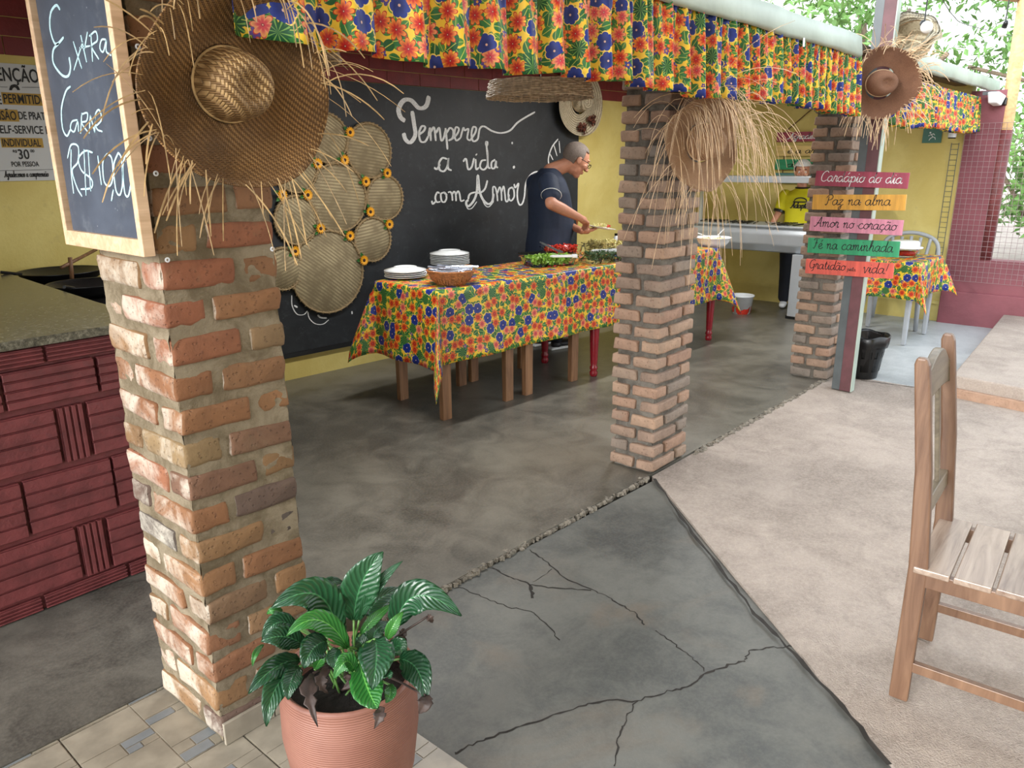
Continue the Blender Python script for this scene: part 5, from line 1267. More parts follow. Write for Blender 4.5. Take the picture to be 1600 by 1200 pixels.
# string lights
def bulb(x, y, Y, ang, label):
    p = at_y(x, y, Y); t = thing('light_bulb', label, 'bulb', tuple(p), 0, None, (0, ang, .6))
    MB().ball((0, 0, -.045), (.030, .030, .034), 18, 12).build('globe', 'bulb', t, smooth=True)
    MB().lathe([(.001, .035), (.010, .035), (.017, .02), (.018, -.012), (.001, -.012)], 16).build('socket', 'black', t, smooth=True); return p
p1 = bulb(1444, 38, 1.25, 1.1, 'unlit round bulb hanging before the upper straw hat'); p2 = bulb(1570, 40, 1.25, -.5, 'unlit round bulb hanging near the timber post')
mb = MB(); mb.tube([p1, p1+Vector((0, 0, .35))], .004, 5); o = mb.build('light_cable', 'black', None, world=True); tag(o, 'black cable dropping to the bulb by the upper straw hat', 'cable')
mb = MB(); mb.tube([p2, p2+Vector((.03, 0, .5))], .005, 5); o = mb.build('light_cable', 'black', None, world=True); tag(o, 'black cable dropping to the bulb by the timber post', 'cable')
mb = MB(); pl_ = [at_y(x, y, 2.2) for x, y in ((1470, -5), (1490, 25), (1515, 40), (1600, 60))]; mb.tube(spl(pl_, 6), .005, 5); o = mb.build('light_cable', 'black', None, world=True); tag(o, 'black cable sagging across the trees at the top right', 'cable')

# stove with black pans left of the near pillar
sv = thing('black_stove', 'black stove beside the granite counter, mostly hidden', 'stove', (1.75, 4.0, 0))
wb((1.34, 3.45, .0), (2.12, 4.55, .86), 'stove_body', 'castiron', sv, bevel=.01)
wb((1.34, 3.45, .86), (2.12, 4.55, .89), 'hob', 'castiron', sv, bevel=.01)
def pan(px, py, r, label, hd):
    p = at_z(px, py, .89); t = thing('black_pan', label, 'pan', (p.x, p.y, .892))
    MB().lathe([(.001, 0), (r*.6, 0), (r*.9, .025), (r, .06), (r+.006, .062), (r-.004, .055), (r*.58, .006), (.001, .006)], 36).build('pan_body', 'castiron', t, smooth=True)
    a = Vector((r*.95*hd[0], r*.95*hd[1], .055)); MB().tube([a, a+Vector((hd[0]*.10, hd[1]*.10, .02))], .008, 8).build('handle', 'castiron', t)
pan(98, 441, .20, 'large shallow black pan at the back of the stove', (-.9, .2)); pan(140, 462, .17, 'black pan at the front of the stove, behind granite', (-.6, -.6))
p = at_z(112, 430, .95)
t = thing('wooden_spoon', 'wooden spoon standing upright in the large black pan', 'spoon', tuple(p), 0, None, (0.05, .05, 0)); MB().tube([(0, 0, -.03), (0, 0, .09)], .011, 8).build('handle', 'tablewood', t, smooth=True)
t = thing('wooden_spoon', 'wooden spoon lying slanted across the large black pan', 'spoon', tuple(at_z(98, 428, .96))); 
MB().tube([at_z(96, 418, 1.0), at_w(150, 390, .25)], .009, 8).build('handle', 'tablewood', t, world=True, smooth=True)

# unseen fill lamps added under the kitchen ceiling to brighten the room
for lx, ly in ((5.7, 3.0), (2.9, 3.2)):
    t = thing('added_fill_lamp', 'unseen fill lamp added under the kitchen ceiling near the %s' % ('end wall' if lx > 4 else 'sieves'), 'lamp', (lx, ly, 2.20))
    MB().box((0, 0, .02), (1.25, .09, .03)).build('fill_lamp_housing', 'whiteplastic', t, bevel=.004)
    l = bpy.data.lights.new('fill_light', 'AREA'); l.shape = 'RECTANGLE'; l.size = 1.2; l.size_y = .05; l.energy = 30 if lx > 4 else 24; l.color = (1, .98, .94)
    lo = bpy.data.objects.new('fill_light', l); COL.objects.link(lo); lo.parent = t; lo.location = (0, 0, -.005)

# ---------------------------------------------------------------- wooden chair on the right
ch = thing('wooden_chair', 'worn wooden chair with slatted seat and arched back, right foreground', 'chair', (2.150, .395, 0), math.radians(3))
CW, CDp = .36, .40
for x, nm in ((0, 'near'), (CW, 'far')):
    pts = [(0, 0), (0, .42), (.028, .72), (.062, .975)]; mb = MB(); vs = []
    wx_, wy_ = .026, .056
    prof = [(0.0, 0.0, .050), (0.42, 0, .050), (.70, .024, .041), (.93, .056, .038), (.985, .064, .036), (1.003, .066, .024)]
    for z, y, w in prof: vs += [(x-wx_/2, y-w/2, z), (x+wx_/2, y-w/2, z), (x+wx_/2, y+w/2, z), (x-wx_/2, y+w/2, z)]
    fs = [(3, 2, 1, 0), tuple(range(len(vs)-4, len(vs)))]+[(i*4+k, i*4+(k+1) % 4, i*4+4+(k+1) % 4, i*4+4+k) for i in range(len(prof)-1) for k in range(4)]
    mb.add(vs, fs).build('back_post', 'chairwood', ch, bevel=.005)
for x in (0, CW): MB().box((x, -CDp, .205), (.038, .038, .41), taper=.9).build('front_leg', 'chairwood', ch, bevel=.003)
# arched top rail
mb = MB(); N = 14; vs = []
for i in range(N+1):
    u = i/N; x = .012+u*(CW-.024); zt = .930+.062*math.sin(math.pi*u); zb = .865+.012*math.sin(math.pi*u)
    for y, z in ((.044, zb), (.066, zb), (.074, zt), (.052, zt)): vs.append((x, y, z))
mb.add(vs, [(3, 2, 1, 0), tuple(range(N*4, N*4+4))]+[(i*4+k, i*4+4+k, i*4+4+(k+1) % 4, i*4+(k+1) % 4) for i in range(N) for k in range(4)]); mb.build('top_rail', 'chairgrey', ch, bevel=.004)
MB().box((CW/2, .018, .565), (CW-.02, .022, .05), Euler((-.09, 0, 0)).to_matrix()).build('lower_rail', 'chairgrey', ch, bevel=.003)
for x in (.12, .24): MB().box((x, .037, .725), (.024, .012, .31), Euler((-.125, 0, 0)).to_matrix()).build('back_slat', 'chairgrey', ch, bevel=.002)
y = .012
for k in range(4):
    w = .088; MB().box((CW/2+(0 if k else .0), y-w/2, .418+(.001*k)), (CW+.035, w, .018), Euler((0, R_.uniform(-.004, .004), R_.uniform(-.006, .006))).to_matrix()).build('seat_slat', 'seatwood', ch, bevel=.003); y -= w+.010
for x in (0, CW): MB().box((x, -CDp/2, .393), (.024, CDp-.03, .046)).build('side_rail', 'chairwood', ch, bevel=.002)
MB().box((CW/2, -CDp, .393), (CW-.03, .022, .046)).build('front_rail', 'chairwood', ch, bevel=.002); MB().box((CW/2, 0, .39), (CW-.03, .022, .05)).build('rear_rail', 'chairwood', ch, bevel=.002)
for x, z in ((0, .115), (CW, .125)): MB().box((x, -CDp/2, z), (.020, CDp-.03, .030)).build('stretcher', 'chairwood', ch, bevel=.002)

# ---------------------------------------------------------------- potted plant
pc0 = CAM+ray(543, 1045)*1.80; PZ = pc0.z
pt = thing('potted_peace_lily', 'terracotta pot of glossy broad-leaved plant beside the nearest pillar', 'plant', (pc0.x, pc0.y, -.004))
PR = .157
MB().lathe([(.001, 0), (.112, 0), (.118, .01), (.145, .10), (.160, .22), (.158, PZ-.03), (.154, PZ-.008), (.157, PZ), (.150, PZ+.004), (.141, PZ-.004), (.141, PZ-.05), (.139, PZ-.07)], 64).build('pot', 'terracotta', pt, smooth=True)
MB().lathe([(.001, PZ-.045), (.08, PZ-.048), (.1405, PZ-.055)], 40, wob=lambda r, z, a: (r, z+.006*math.sin(5*a+r*60))).build('soil', 'soil', pt, smooth=True)
zq = lambda x, y: (380+x/3.53, 860+y/3.53)
LV = [((610, 385), (655, 180), (772, 8), 180, 1.80, 1.76, 'leaf', 1), ((640, 385), (735, 200), (880, 58), 62, 1.80, 1.78, 'leaf', 1), ((520, 465), (405, 245), (155, 318), 175, 1.80, 1.70, 'leaf', -1), ((500, 380), (520, 270), (560, 185), 110, 1.87, 1.93, 'leaf', 1),
 ((690, 365), (755, 265), (905, 212), 95, 1.87, 1.97, 'leaf', 1), ((838, 420), (965, 250), (1205, 362), 165, 1.83, 1.80, 'leaf', -1), ((648, 460), (730, 370), (840, 285), 50, 1.82, 1.86, 'leaf_young', 1), ((578, 540), (420, 385), (238, 472), 105, 1.76, 1.66, 'leaf_young', -1),
 ((328, 520), (220, 475), (98, 502), 115, 1.74, 1.68, 'leaf', -1), ((290, 425), (185, 400), (105, 500), 95, 1.80, 1.76, 'leaf', -1), ((312, 605), (170, 650), (28, 792), 105, 1.72, 1.62, 'leaf', -1), ((300, 640), (180, 760), (128, 972), 120, 1.70, 1.60, 'leaf', -1),
 ((462, 500), (385, 545), (335, 652), 135, 1.73, 1.66, 'leaf', -1), ((725, 490), (735, 590), (712, 770), 175, 1.72, 1.62, 'leaf', 1), ((640, 620), (690, 770), (742, 872), 155, 1.70, 1.60, 'leaf_young', 1), ((720, 500), (735, 440), (800, 395), 90, 1.82, 1.86, 'leaf', 1),
 ((795, 490), (830, 410), (885, 335), 60, 1.80, 1.80, 'leaf_young', 1), ((862, 598), (960, 660), (1010, 830), 140, 1.78, 1.68, 'leaf', 1), ((612, 665), (565, 615), (498, 712), 90, 1.68, 1.64, 'leaf_young', -1), ((395, 655), (425, 605), (455, 565), 50, 1.74, 1.72, 'leaf_young', 1),
 ((385, 680), (362, 780), (412, 975), 75, 1.67, 1.57, 'leaf_dead', 1), ((742, 868), (752, 910), (722, 985), 62, 1.605, 1.58, 'leaf_dead', 1), ((1005, 800), (1000, 850), (968, 900), 90, 1.68, 1.67, 'leaf_dead', 1), ((525, 540), (505, 600), (545, 650), 80, 1.74, 1.72, 'leaf', 1),
 ((805, 740), (810, 790), (785, 842), 60, 1.68, 1.64, 'leaf_young', 1), ((310, 640), (265, 720), (248, 825), 95, 1.69, 1.62, 'leaf', -1), ((112, 520), (68, 570), (52, 642), 30, 1.72, 1.68, 'leaf_young', 1), ((430, 245), (480, 178), (560, 182), 60, 1.9, 1.95, 'leaf', 1),
 ((215, 345), (170, 330), (130, 352), 45, 1.82, 1.80, 'leaf_young', 1), ((780, 660), (800, 690), (800, 700), 50, 1.66, 1.64, 'leaf', 1), ((480, 640), (430, 720), (470, 790), 60, 1.72, 1.70, 'leaf_dead', 1), ((560, 700), (600, 720), (540, 770), 50, 1.72, 1.70, 'leaf_dead', 1), ((860, 500), (880, 480), (900, 505), 40, 1.85, 1.9, 'leaf_dead', 1),
 ((1015, 365), (1030, 375), (1045, 400), 45, 1.8, 1.8, 'leaf_dead', 1), ((870, 440), (880, 455), (850, 470), 40, 1.84, 1.84, 'leaf_dead', 1), ((450, 470), (520, 430), (560, 470), 90, 1.84, 1.84, 'leaf', 1), ((680, 560), (640, 500), (600, 470), 90, 1.82, 1.84, 'leaf', 1), ((820, 560), (860, 530), (880, 600), 90, 1.84, 1.8, 'leaf', 1)]
q = random.Random(12)
inv = chain(pt).inverted()
for a, b, c, wpx, t0, t1, mt, sg in LV:
    Pa = CAM+ray(*zq(*a))*t0; Pb = CAM+ray(*zq(*b))*((t0+t1)/2-.02); Pc = CAM+ray(*zq(*c))*t1
    pts = []; N = 12
    for i in range(N+1):
        u = i/N; m1 = Pb*2-(Pa+Pc)*.5; pts.append(Pa*(1-u)**2+m1*(2*u*(1-u))+Pc*u*u)
    W = 1.12*wpx/3.53/FPX*((t0+t1)/2)
    mb = MB(); vs = []; uv = []; nx = 8
    for i, p in enumerate(pts):
        u = i/N; tg = (pts[min(i+1, N)]-pts[max(i-1, 0)]).normalized(); vd = (CAM-p).normalized()
        sd = tg.cross(vd).normalized(); nr = sd.cross(tg).normalized()
        ph = q.uniform(0, 1)
        w = W*.5*(math.sin(math.pi*min(1, u*.96+.03)**.8))**.85*(1.05 if u < .6 else 1)
        if mt == 'leaf_dead': w *= q.uniform(.5, 1.2)
        for k in range(nx+1):
            s_ = 2*k/nx-1
            vs.append(p+sd*(s_*w*.98)+nr*(-abs(s_)*w*.30*-1 + .004*math.sin(u*40+abs(s_)*4)*abs(s_)*(wpx/120) - (w*.3)))
            uv.append((k/nx, u))
    mb.add(vs, [(i*(nx+1)+k, i*(nx+1)+k+1, (i+1)*(nx+1)+k+1, (i+1)*(nx+1)+k) for i in range(N) for k in range(nx)], uv)
    lf = mb.build('leaf', mt, pt, world=True, smooth=True, solid=.0008, label='withered brown leaf' if mt == 'leaf_dead' else None)
    base = Vector((pc0.x+q.uniform(-.03, .05), pc0.y+q.uniform(-.04, .04), PZ-.05))
    d0 = (pts[0]-pts[1]).normalized(); mid = pts[0]+d0*.07; mid.z = min(mid.z, pts[0].z)
    st = spl([base, (base+mid)/2+Vector((0, 0, .02)), pts[0]], 5)
    if wpx > 44: MB().tube(st, .0028, 6).build('leaf_stalk', 'stalk' if mt != 'leaf_dead' else 'leaf_dead', pt, world=True, smooth=True)

# ---------------------------------------------------------------- people
class BD(MB):
    def cone(s, a, b, ra, rb, n=14):
        a, b = Vector(a), Vector(b); s.ball(a, ra, n, 9); s.ball(b, rb, n, 9)
        s.tube([a, b], [ra, rb], n); return s
    def limb(s, pts, rs, n=14):
        for i in range(len(pts)-1): s.cone(pts[i], pts[i+1], rs[i], rs[i+1], n)
        return s
    def loft(s, rings, fwd, n=24):
        """rings: (centre, half depth, half width) stacked; fwd = facing direction"""
        f = Vector(fwd).normalized(); l = Vector((0, 0, 1)).cross(f).normalized(); vs = []
        for c, rd, rw in rings:
            for k in range(n):
                a = 2*math.pi*k/n; ca, sa = math.cos(a), math.sin(a)
                ex = .8; vs.append(Vector(c)+f*(rd*math.copysign(abs(ca)**ex, ca))+l*(rw*math.copysign(abs(sa)**ex, sa)))
        L = len(rings)
        fs = [tuple(range(n-1, -1, -1)), tuple(range((L-1)*n, L*n))]+[(i*n+k, i*n+(k+1) % n, (i+1)*n+(k+1) % n, (i+1)*n+k) for i in range(L-1) for k in range(n)]
        return s.add(vs, fs)
    def organic(s, name, mat, parent, voxel=.006, it=4):
        o = s.build(name, mat, parent, world=True)
        m = o.modifiers.new('merge', 'REMESH'); m.mode = 'VOXEL'; m.voxel_size = voxel; m.use_smooth_shade = True
        if it:
            c = o.modifiers.new('soften', 'SMOOTH'); c.iterations = it; c.factor = .5
        return o
def head(bd, m, s_=1.0):
    def P(x, y, z): return m @ Vector((x*s_, y*s_, z*s_))
    R3 = m.to_3x3().normalized()
    def B(c, r, rot=None): bd.ball(P(*c), tuple(v*s_ for v in r), 20, 14, R3 if rot is None else R3 @ rot)
    B((-.012, 0, .03), (.098, .076, .086)); B((.022, 0, .005), (.068, .066, .075)); B((.028, 0, -.045), (.056, .054, .058)); B((.055, 0, -.088), (.026, .030, .022)); B((.01, 0, -.07), (.055, .050, .035))
    bd.cone(P(.082, 0, .018), P(.112, 0, -.022), .008*s_, .012*s_); B((.102, .011, -.027), (.010, .008, .007)); B((.102, -.011, -.027), (.010, .008, .007))
    for y in (-1, 1):
        B((.074, y*.030, .034), (.014, .024, .009)); B((.062, y*.040, -.018), (.026, .024, .022)); B((-.004, y*.076, -.004), (.020, .009, .031)); B((.076, y*.030, .010), (.010, .016, .012))
    B((.083, 0, -.050), (.011, .022, .006)); B((.081, 0, -.062), (.011, .019, .007))
    return P, R3
def face_parts(o, P, R3, s_, brow='brow'):
    e = MB(); 
    for y in (-1, 1): e.ball(P(.0775, y*.031, .009), (.0115*s_,)*3, 12, 8, R3)
    e.build('eyes', 'eyewhite', o, world=True, smooth=True)
    e = MB()
    for y in (-1, 1): e.ball(P(.0855, y*.030, .007), (.0045*s_, .0055*s_, .0055*s_), 10, 6, R3)
    e.build('irises', 'eyedark', o, world=True, smooth=True)
    e = MB()
    for y in (-1, 1): e.tube([P(.088, y*.014, .036), P(.088, y*.03, .041), P(.078, y*.048, .034)], [.003*s_, .004*s_, .002*s_], 6)
    e.build('eyebrows', brow, o, world=True)
    e = MB(); e.ball(P(.0885, 0, -.0505), (.006*s_, .020*s_, .0045*s_), 12, 6, R3); e.ball(P(.0865, 0, -.0610), (.007*s_, .017*s_, .005*s_), 12, 6, R3); e.build('lips', 'lips', o, world=True, smooth=True)
def hair_cap(o, P, R3, s_, mat, keep, name='hair', grow=1.0):
    mb = MB(); N = 40; K = 24; idx = {}; vs = []; fs = []
    for i in range(K+1):
        for k in range(N):
            a = math.pi*i/K; b = 2*math.pi*k/N; d = Vector((math.sin(a)*math.cos(b), math.sin(a)*math.sin(b), math.cos(a)))
            p = Vector((-.012+d.x*.104*grow, d.y*.081*grow, .03+d.z*.092*grow)); idx[i, k] = len(vs); vs.append(p)
    for i in range(K):
        for k in range(N):
            q4 = [idx[i, k], idx[i+1, k], idx[i+1, (k+1) % N], idx[i, (k+1) % N]]; c = sum((vs[j] for j in q4), Vector())/4
            if keep(c): fs.append(q4)
    mb.add([P(*v) for v in vs], fs); return mb.build(name, mat, o, world=True, smooth=True, solid=.004)
def hand(bd, wrist, dirn, palmn, side, s_=1.0, curl=.5, thumb=.6):
    """dirn = towards the fingers, palmn = out of the palm, side=+1 thumb towards dirn x palmn"""
    d = Vector(dirn).normalized(); n = Vector(palmn); n = (n-d*n.dot(d)).normalized(); l = d.cross(n)*side; w = Vector(wrist)
    bd.limb([w, w+d*.045*s_], [.024*s_, .030*s_])
    for k in range(4):
        off = l*((.030-.019*k)*s_); bd.cone(w+d*.02*s_+off*.6, w+d*.082*s_+off, .014*s_, .0115*s_)
        L = (.040, .045, .042, .033)[k]*s_; p = w+d*.085*s_+off; a = curl*(.6+.15*k)
        for j, f in enumerate((1, .62, .45)):
            dd = (d*math.cos(a)+n*math.sin(a)); p2 = p+dd*L*f; bd.cone(p, p2, (.0095-.001*j)*s_, (.0088-.001*j)*s_, 10); p = p2; a += curl*.9
    p = w+d*.022*s_+l*.022*s_; a = (l*.75+d*.6+n*thumb).normalized(); p2 = p+a*.040*s_; bd.cone(p, p2, .014*s_, .011*s_, 10)
    a2 = (l*.2+d*.9+n*thumb).normalized(); p3 = p2+a2*.032*s_; bd.cone(p2, p3, .0105*s_, .0085*s_, 10); bd.cone(p3, p3+a2*.018*s_, .0085*s_, .007*s_, 10)

# man serving himself
mt = thing('person', 'man with glasses in a navy shirt bending over his plate behind the buffet', 'person', (4.90, 3.78, 0))
F = Vector((.97, -.24, 0)).normalized(); Lf = Vector((0, 0, 1)).cross(F)
base = Vector((4.93, 3.86, 0))
def mp(f, l, z): return base+F*f+Lf*l+Vector((0, 0, z))
hc = at_y(900, 250, 3.72)                          # head centre
pit = math.radians(30)
Fh = Vector((.86, -.51, 0)); hy = Vector((0, 0, 1)).cross(Fh); hx = (Fh*math.cos(pit)-Vector((0, 0, 1))*math.sin(pit)); hz = hx.cross(hy)
hm = frame(hc, hx, hy, hz)
shR = at_y(862, 286, 3.60); elR = at_y(861, 318, 3.52); wrR = at_y(907, 341, 3.44); 
shL = mp(-.02, .17, 1.33); elL = mp(.10, .24, 1.07); plateC = at_y(939, 357, 3.52); wrL = at_y(909, 361, 3.60)
bd = BD(); P, R3 = head(bd, hm, 1.09)
nk = mp(-.01, 0, 1.41)
bd.limb([hm @ Vector((-.035, 0, -.05)), nk], [.055, .062])
bd.loft([(mp(-.03, 0, .78), .12, .15), (mp(-.01, 0, .95), .14, .155), (mp(-.02, 0, 1.10), .13, .155), (mp(-.03, 0, 1.26), .105, .165), (mp(-.03, 0, 1.36), .085, .13), (mp(-.02, 0, 1.41), .05, .06)], F)
bd.limb([shR, elR, elR.lerp(wrR, .35), wrR], [.052, .044, .043, .027]); bd.limb([mp(-.06, .15, 1.33), elL, wrL], [.052, .040, .026])
for l, f in ((-.09, .02), (.09, -.02)): bd.limb([mp(-.03, l, .80), mp(f, l, .44), mp(f-.03, l, .08)], [.085, .055, .038])
hand(bd, wrR, (at_y(924, 352, 3.46)-wrR), (-.1, .3, -1), 1, 1.0, .75, .5)
hand(bd, wrL, (plateC-wrL), (0, 0, 1), -1, 1.0, .25, .3)
body = bd.organic('body', 'skin', mt, .0055, 3)
face_parts(mt, P, R3, 1.09, 'hairgrey')
hair_cap(mt, P, R3, 1.09, 'hairgrey', lambda c: (c.z > .075 and c.x < .045) or (c.x < -.02 and c.z > -.05) or (c.x < .012 and c.z > .012), grow=.985)
# beard shadow left out; glasses
g = MB()
for y in (-1, 1):
    g.tube([P(.104+.0*a, y*(.031)+.021*math.cos(a), .006+.015*math.sin(a)) for a in [2*math.pi*k/16 for k in range(16)]], .0024, 6, closed=True)
    g.tube([P(.102, y*.052, .010), P(.06, y*.078, .012), P(.0, y*.082, .008)], .0024, 6)
g.tube([P(.106, -.01, .010), P(.108, .01, .010)], .002, 6); g.build('glasses', 'black', mt, world=True)
sh = BD(); 
sh.loft([(mp(-.05, 0, .74), .155, .175), (mp(-.03, 0, .85), .165, .18), (mp(0, 0, .98), .172, .178), (mp(-.01, 0, 1.12), .158, .178), (mp(-.03, 0, 1.25), .14, .18), (mp(-.035, 0, 1.34), .115, .15), (mp(-.03, 0, 1.40), .085, .10), (mp(-.015, 0, 1.435), .066, .068)], F)
sh.limb([shR+Vector((.0, .03, .0)), shR.lerp(elR, .62)], [.078, .070]); sh.limb([mp(-.06, .14, 1.32), mp(-.06, .14, 1.32).lerp(elL, .6)], [.072, .062])
so_ = sh.organic('shirt', 'navy', mt, .009, 6)
tr = BD(); 
for l, f in ((-.09, .02), (.09, -.02)): tr.limb([mp(-.04, l, .78), mp(f, l, .44), mp(f-.03, l, .10)], [.115, .078, .06])
tr.organic('trousers', 'darktrousers', mt, .012, 4)
s2 = MB(); c = shR.lerp(elR, .60); ax = (elR-shR).normalized(); 
o1 = ax.orthogonal().normalized(); o2 = ax.cross(o1); s2.tube([c+(o1*math.cos(a)+o2*math.sin(a))*.0745 for a in [2*math.pi*k/24 for k in range(24)]], .0025, 6, closed=True); s2.build('sleeve_stripe', 'white', mt, world=True)
for l, f in ((-.09, -.01), (.09, -.05)):
    s3 = BD(); p = mp(f, l, .04); s3.ball(p, (.05, .045, .045), rot=rotz(math.atan2(F.y, F.x))); s3.ball(p+F*.10, (.10, .045, .034), rot=rotz(math.atan2(F.y, F.x))); s3.organic('shoe', 'shoe', mt, .008, 3)
    MB().box(p+F*.06-Vector((0, 0, .028)), (.27, .085, .022), rotz(math.atan2(F.y, F.x))).build('sole', 'white', mt, world=True, bevel=.008)
# plate he holds
o = plate_mesh(.115).build('plate', 'white', None, smooth=True); o.location = plateC+Vector((0, 0, -.004)); o.rotation_euler = (.10, .14, 0); tag(o, 'white plate of food held by the man in navy', 'plate')
q = random.Random(2)
t = thing('served_food', 'pale salad and tomato heaped on the held plate', 'food', tuple(plateC))
mb = MB(); mb2 = MB()
for k in range(60): mb.box((q.gauss(-.02, .028), q.gauss(0, .03), .012+q.random()*.02), (.028, .008, .005), Euler((q.uniform(-1, 1), q.uniform(-1, 1), q.uniform(0, 6))).to_matrix())
for k in range(26): mb2.box((q.gauss(.035, .018), q.gauss(-.01, .02), .010+q.random()*.014), (.013, .012, .009), Euler((q.uniform(-1, 1), q.uniform(-1, 1), q.uniform(0, 6))).to_matrix())
mb.build('salad', 'pasta', t, kind='stuff'); mb2.build('tomato_pieces', 'tomato', t, kind='stuff')

# woman behind the steel counter
wt = thing('person', 'woman in a yellow shirt and hairnet standing behind the steel counter', 'person', (7.90, 3.02, 0))
F = Vector((-1, -.33, 0)).normalized(); Lf = Vector((0, 0, 1)).cross(F); base = Vector((7.90, 3.03, 0))
base.y = at_x(1251, 320, 7.9).y
hc = at_x(1254, 269, 7.86); pit = math.radians(6); fh = Vector((-1, -.36, 0)).normalized(); ly = Vector((0, 0, 1)).cross(fh)
hx = fh*math.cos(pit)-Vector((0, 0, 1))*math.sin(pit); hm = frame(hc, hx, ly, hx.cross(ly))
bd = BD(); P, R3 = head(bd, hm, .93)
bd.limb([hm @ Vector((-.02, 0, -.06)), mp(-.01, 0, 1.18)], [.045, .05])
bd.loft([(mp(0, 0, .72), .10, .14), (mp(0, 0, .90), .085, .115), (mp(0, 0, 1.05), .09, .125), (mp(-.01, 0, 1.15), .075, .14), (mp(-.01, 0, 1.20), .05, .07)], F)
# image-left arm is her right arm (Lf negative side)
sR = mp(-.01, -.155, 1.135); 
if (at_x(1223, 307, 7.9)-sR).length > (at_x(1223, 307, 7.9)-mp(-.01, .155, 1.135)).length: sR = mp(-.01, .155, 1.135); sL = mp(-.01, -.155, 1.135)
else: sL = mp(-.01, .155, 1.135)
eR = at_x(1216, 334, 7.80); wR = at_x(1206, 350, 7.70); eL = sL+Vector((.0, 0, -.24)); wL = at_x(1290, 350, 7.72)
bd.limb([sR, eR, wR], [.042, .034, .023]); bd.limb([sL, eL, wL], [.042, .034, .023])
for l in (-.075, .075): bd.limb([mp(0, l, .74), mp(0, l, .42), mp(-.02, l, .08)], [.075, .05, .034])
hand(bd, wR, (-.9, .35, -.15), (0, 0, -1), 1, .85, .1, .2); hand(bd, wL, (-1, 0, -.1), (0, 0, -1), -1, .85, .1, .2)
bd.organic('body', 'skin', wt, .0055, 3)
face_parts(wt, P, R3, .93)
hair_cap(wt, P, R3, .93, 'brow', lambda c: (c.z > .075 and c.x < .06) or (c.x < -.01 and c.z > -.04) or (c.x < .03 and c.z > .02), 'hair')
hn = hair_cap(wt, P, R3, .93, 'hairnet', lambda c: (c.z > .068) or (c.x < -.015 and c.z > -.045) or (c.x < .03 and c.z > .015), 'hairnet', 1.10)
sh = BD(); sh.loft([(mp(0, 0, .80), .12, .155), (mp(0, 0, .90), .115, .14), (mp(.01, 0, 1.05), .118, .15), (mp(0, 0, 1.14), .095, .155), (mp(-.01, 0, 1.19), .065, .09), (mp(-.01, 0, 1.205), .056, .06)], F)
sh.limb([sR, sR.lerp(eR, .62)], [.062, .058]); sh.limb([sL, sL.lerp(eL, .62)], [.062, .058]); sh.organic('shirt', 'yellowshirt', wt, .009, 4)
for s_, e_ in ((sR, eR), (sL, eL)):
    c = s_.lerp(e_, .86); ax = (e_-s_).normalized(); MB().tube([c-ax*.012, c+ax*.012], [.0600, .0590], 18).build('sleeve_cuff', 'black', wt, world=True)
cf = MB(); cc = mp(-.005, 0, 1.212); cf.tube([cc+F*(.058*math.cos(a))+Lf*(.062*math.sin(a)) for a in [2*math.pi*k/24 for k in range(24)]], .008, 6, closed=True); cf.build('collar', 'black', wt, world=True)
tr = BD(); tr.loft([(mp(0, 0, .66), .115, .15), (mp(0, 0, .80), .11, .145), (mp(0, 0, .86), .105, .135)], F)
for l in (-.08, .08): tr.limb([mp(0, l, .70), mp(.01, l, .42), mp(-.02, l, .10)], [.092, .068, .058])
tr.organic('trousers', 'darktrousers', wt, .010, 4)
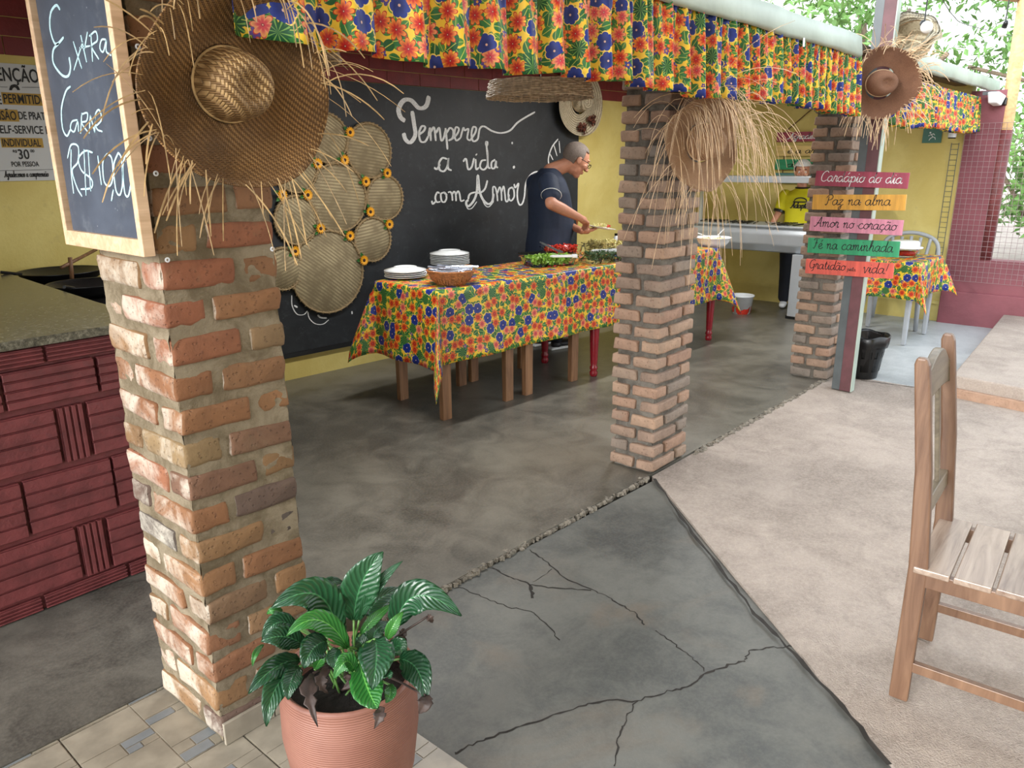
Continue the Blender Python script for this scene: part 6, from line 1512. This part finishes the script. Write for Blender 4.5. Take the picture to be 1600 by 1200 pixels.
# printed shirt emblem: a hat outline over lettering
mb = MB(); X0 = -.0; zc = 1.05
fx = mp(.142, 0, zc)
def em(u, v): return fx-Lf*u*(-1)+Vector((0, 0, v))-F*(.05*(abs(u)/.12)**2.0)
ribbon(mb, [em(u, .035+.035*math.sqrt(max(0, 1-(u/.06)**2))) for u in [-.06+.12*k/12 for k in range(13)]], .012, F); ribbon(mb, [em(-.07+.14*k/8, .030) for k in range(9)], .012, F)
script_text(mb, 'Adapta', fx+Lf*-.085-F*.012+Vector((0, 0, -.03)), Lf, (0, 0, 1), F, .030, .008, fit=.17)
mb.build('shirt_print', 'ink', wt, world=True)
for l in (-.08, .08):
    s3 = BD(); p = mp(0, l, .035); s3.ball(p, (.045, .04, .035)); s3.ball(p+F*.08, (.08, .038, .03), rot=rotz(math.atan2(F.y, F.x))); s3.organic('shoe', 'whiteplastic', wt, .008, 3)

# ---------------------------------------------------------------- garden beyond
def tree(x, y, h, r, label, seed, nl=2600, trunk=True, ls=.10):
    q = random.Random(seed); t = thing('tree', label, 'tree', (x, y, -.15))
    mb = MB()
    if trunk: mb.tube(spl([(0, 0, 0), (.15, .1, h*.35), (-.1, .2, h*.7)], 6), [.16-.008*k for k in range(13)], 10)
    for k in range(7):
        a = q.uniform(0, 6.28); z = h*q.uniform(.3, .6); mb.tube(spl([(0, .1, z), (r*.4*math.cos(a), r*.4*math.sin(a), z+.5), (r*.8*math.cos(a), r*.8*math.sin(a), z+q.uniform(.4, 1.4))], 5), .035, 6)
    mb.build('trunk', 'bark', t, smooth=True)
    lf = MB(); cl = [Vector((q.gauss(0, r*.5), q.gauss(0, r*.5), h*q.uniform(.35, 1.0))) for _ in range(26)]
    for k in range(int(nl*2.2)):
        c = q.choice(cl)+Vector((q.gauss(0, 1), q.gauss(0, 1), q.gauss(0, .8)))*r*.16; s_ = ls*q.uniform(.5, 1.2)
        R = Euler((q.uniform(-1.2, 1.2), q.uniform(-1.2, 1.2), q.uniform(0, 6.3))).to_matrix()
        lf.add([c+R @ Vector(p) for p in ((-s_, 0, 0), (0, -s_*.35, s_*.1), (s_, 0, 0), (0, s_*.35, s_*.1))], [(0, 1, 2, 3)])
    lf.build('foliage', 'tree_leaf', t, kind='stuff')
tree(15.5, 1.2, 5.0, 2.6, 'leafy tree beyond the opening at the top right', 1, 3200)
tree(13.5, 4.2, 5.2, 1.7, 'airy tree seen above the far valance', 2, 1900)
tree(14.5, 8.2, 5.2, 1.5, 'airy tree seen above the flashing left of the column', 3, 1500)
tree(19, -2.4, 4.6, 2.2, 'low tree at the right edge behind timber post', 4, 1800)
tree(14.2, 1.7, 1.6, .9, 'bushy shrub seen low through the opening', 6, 700, False, .10)
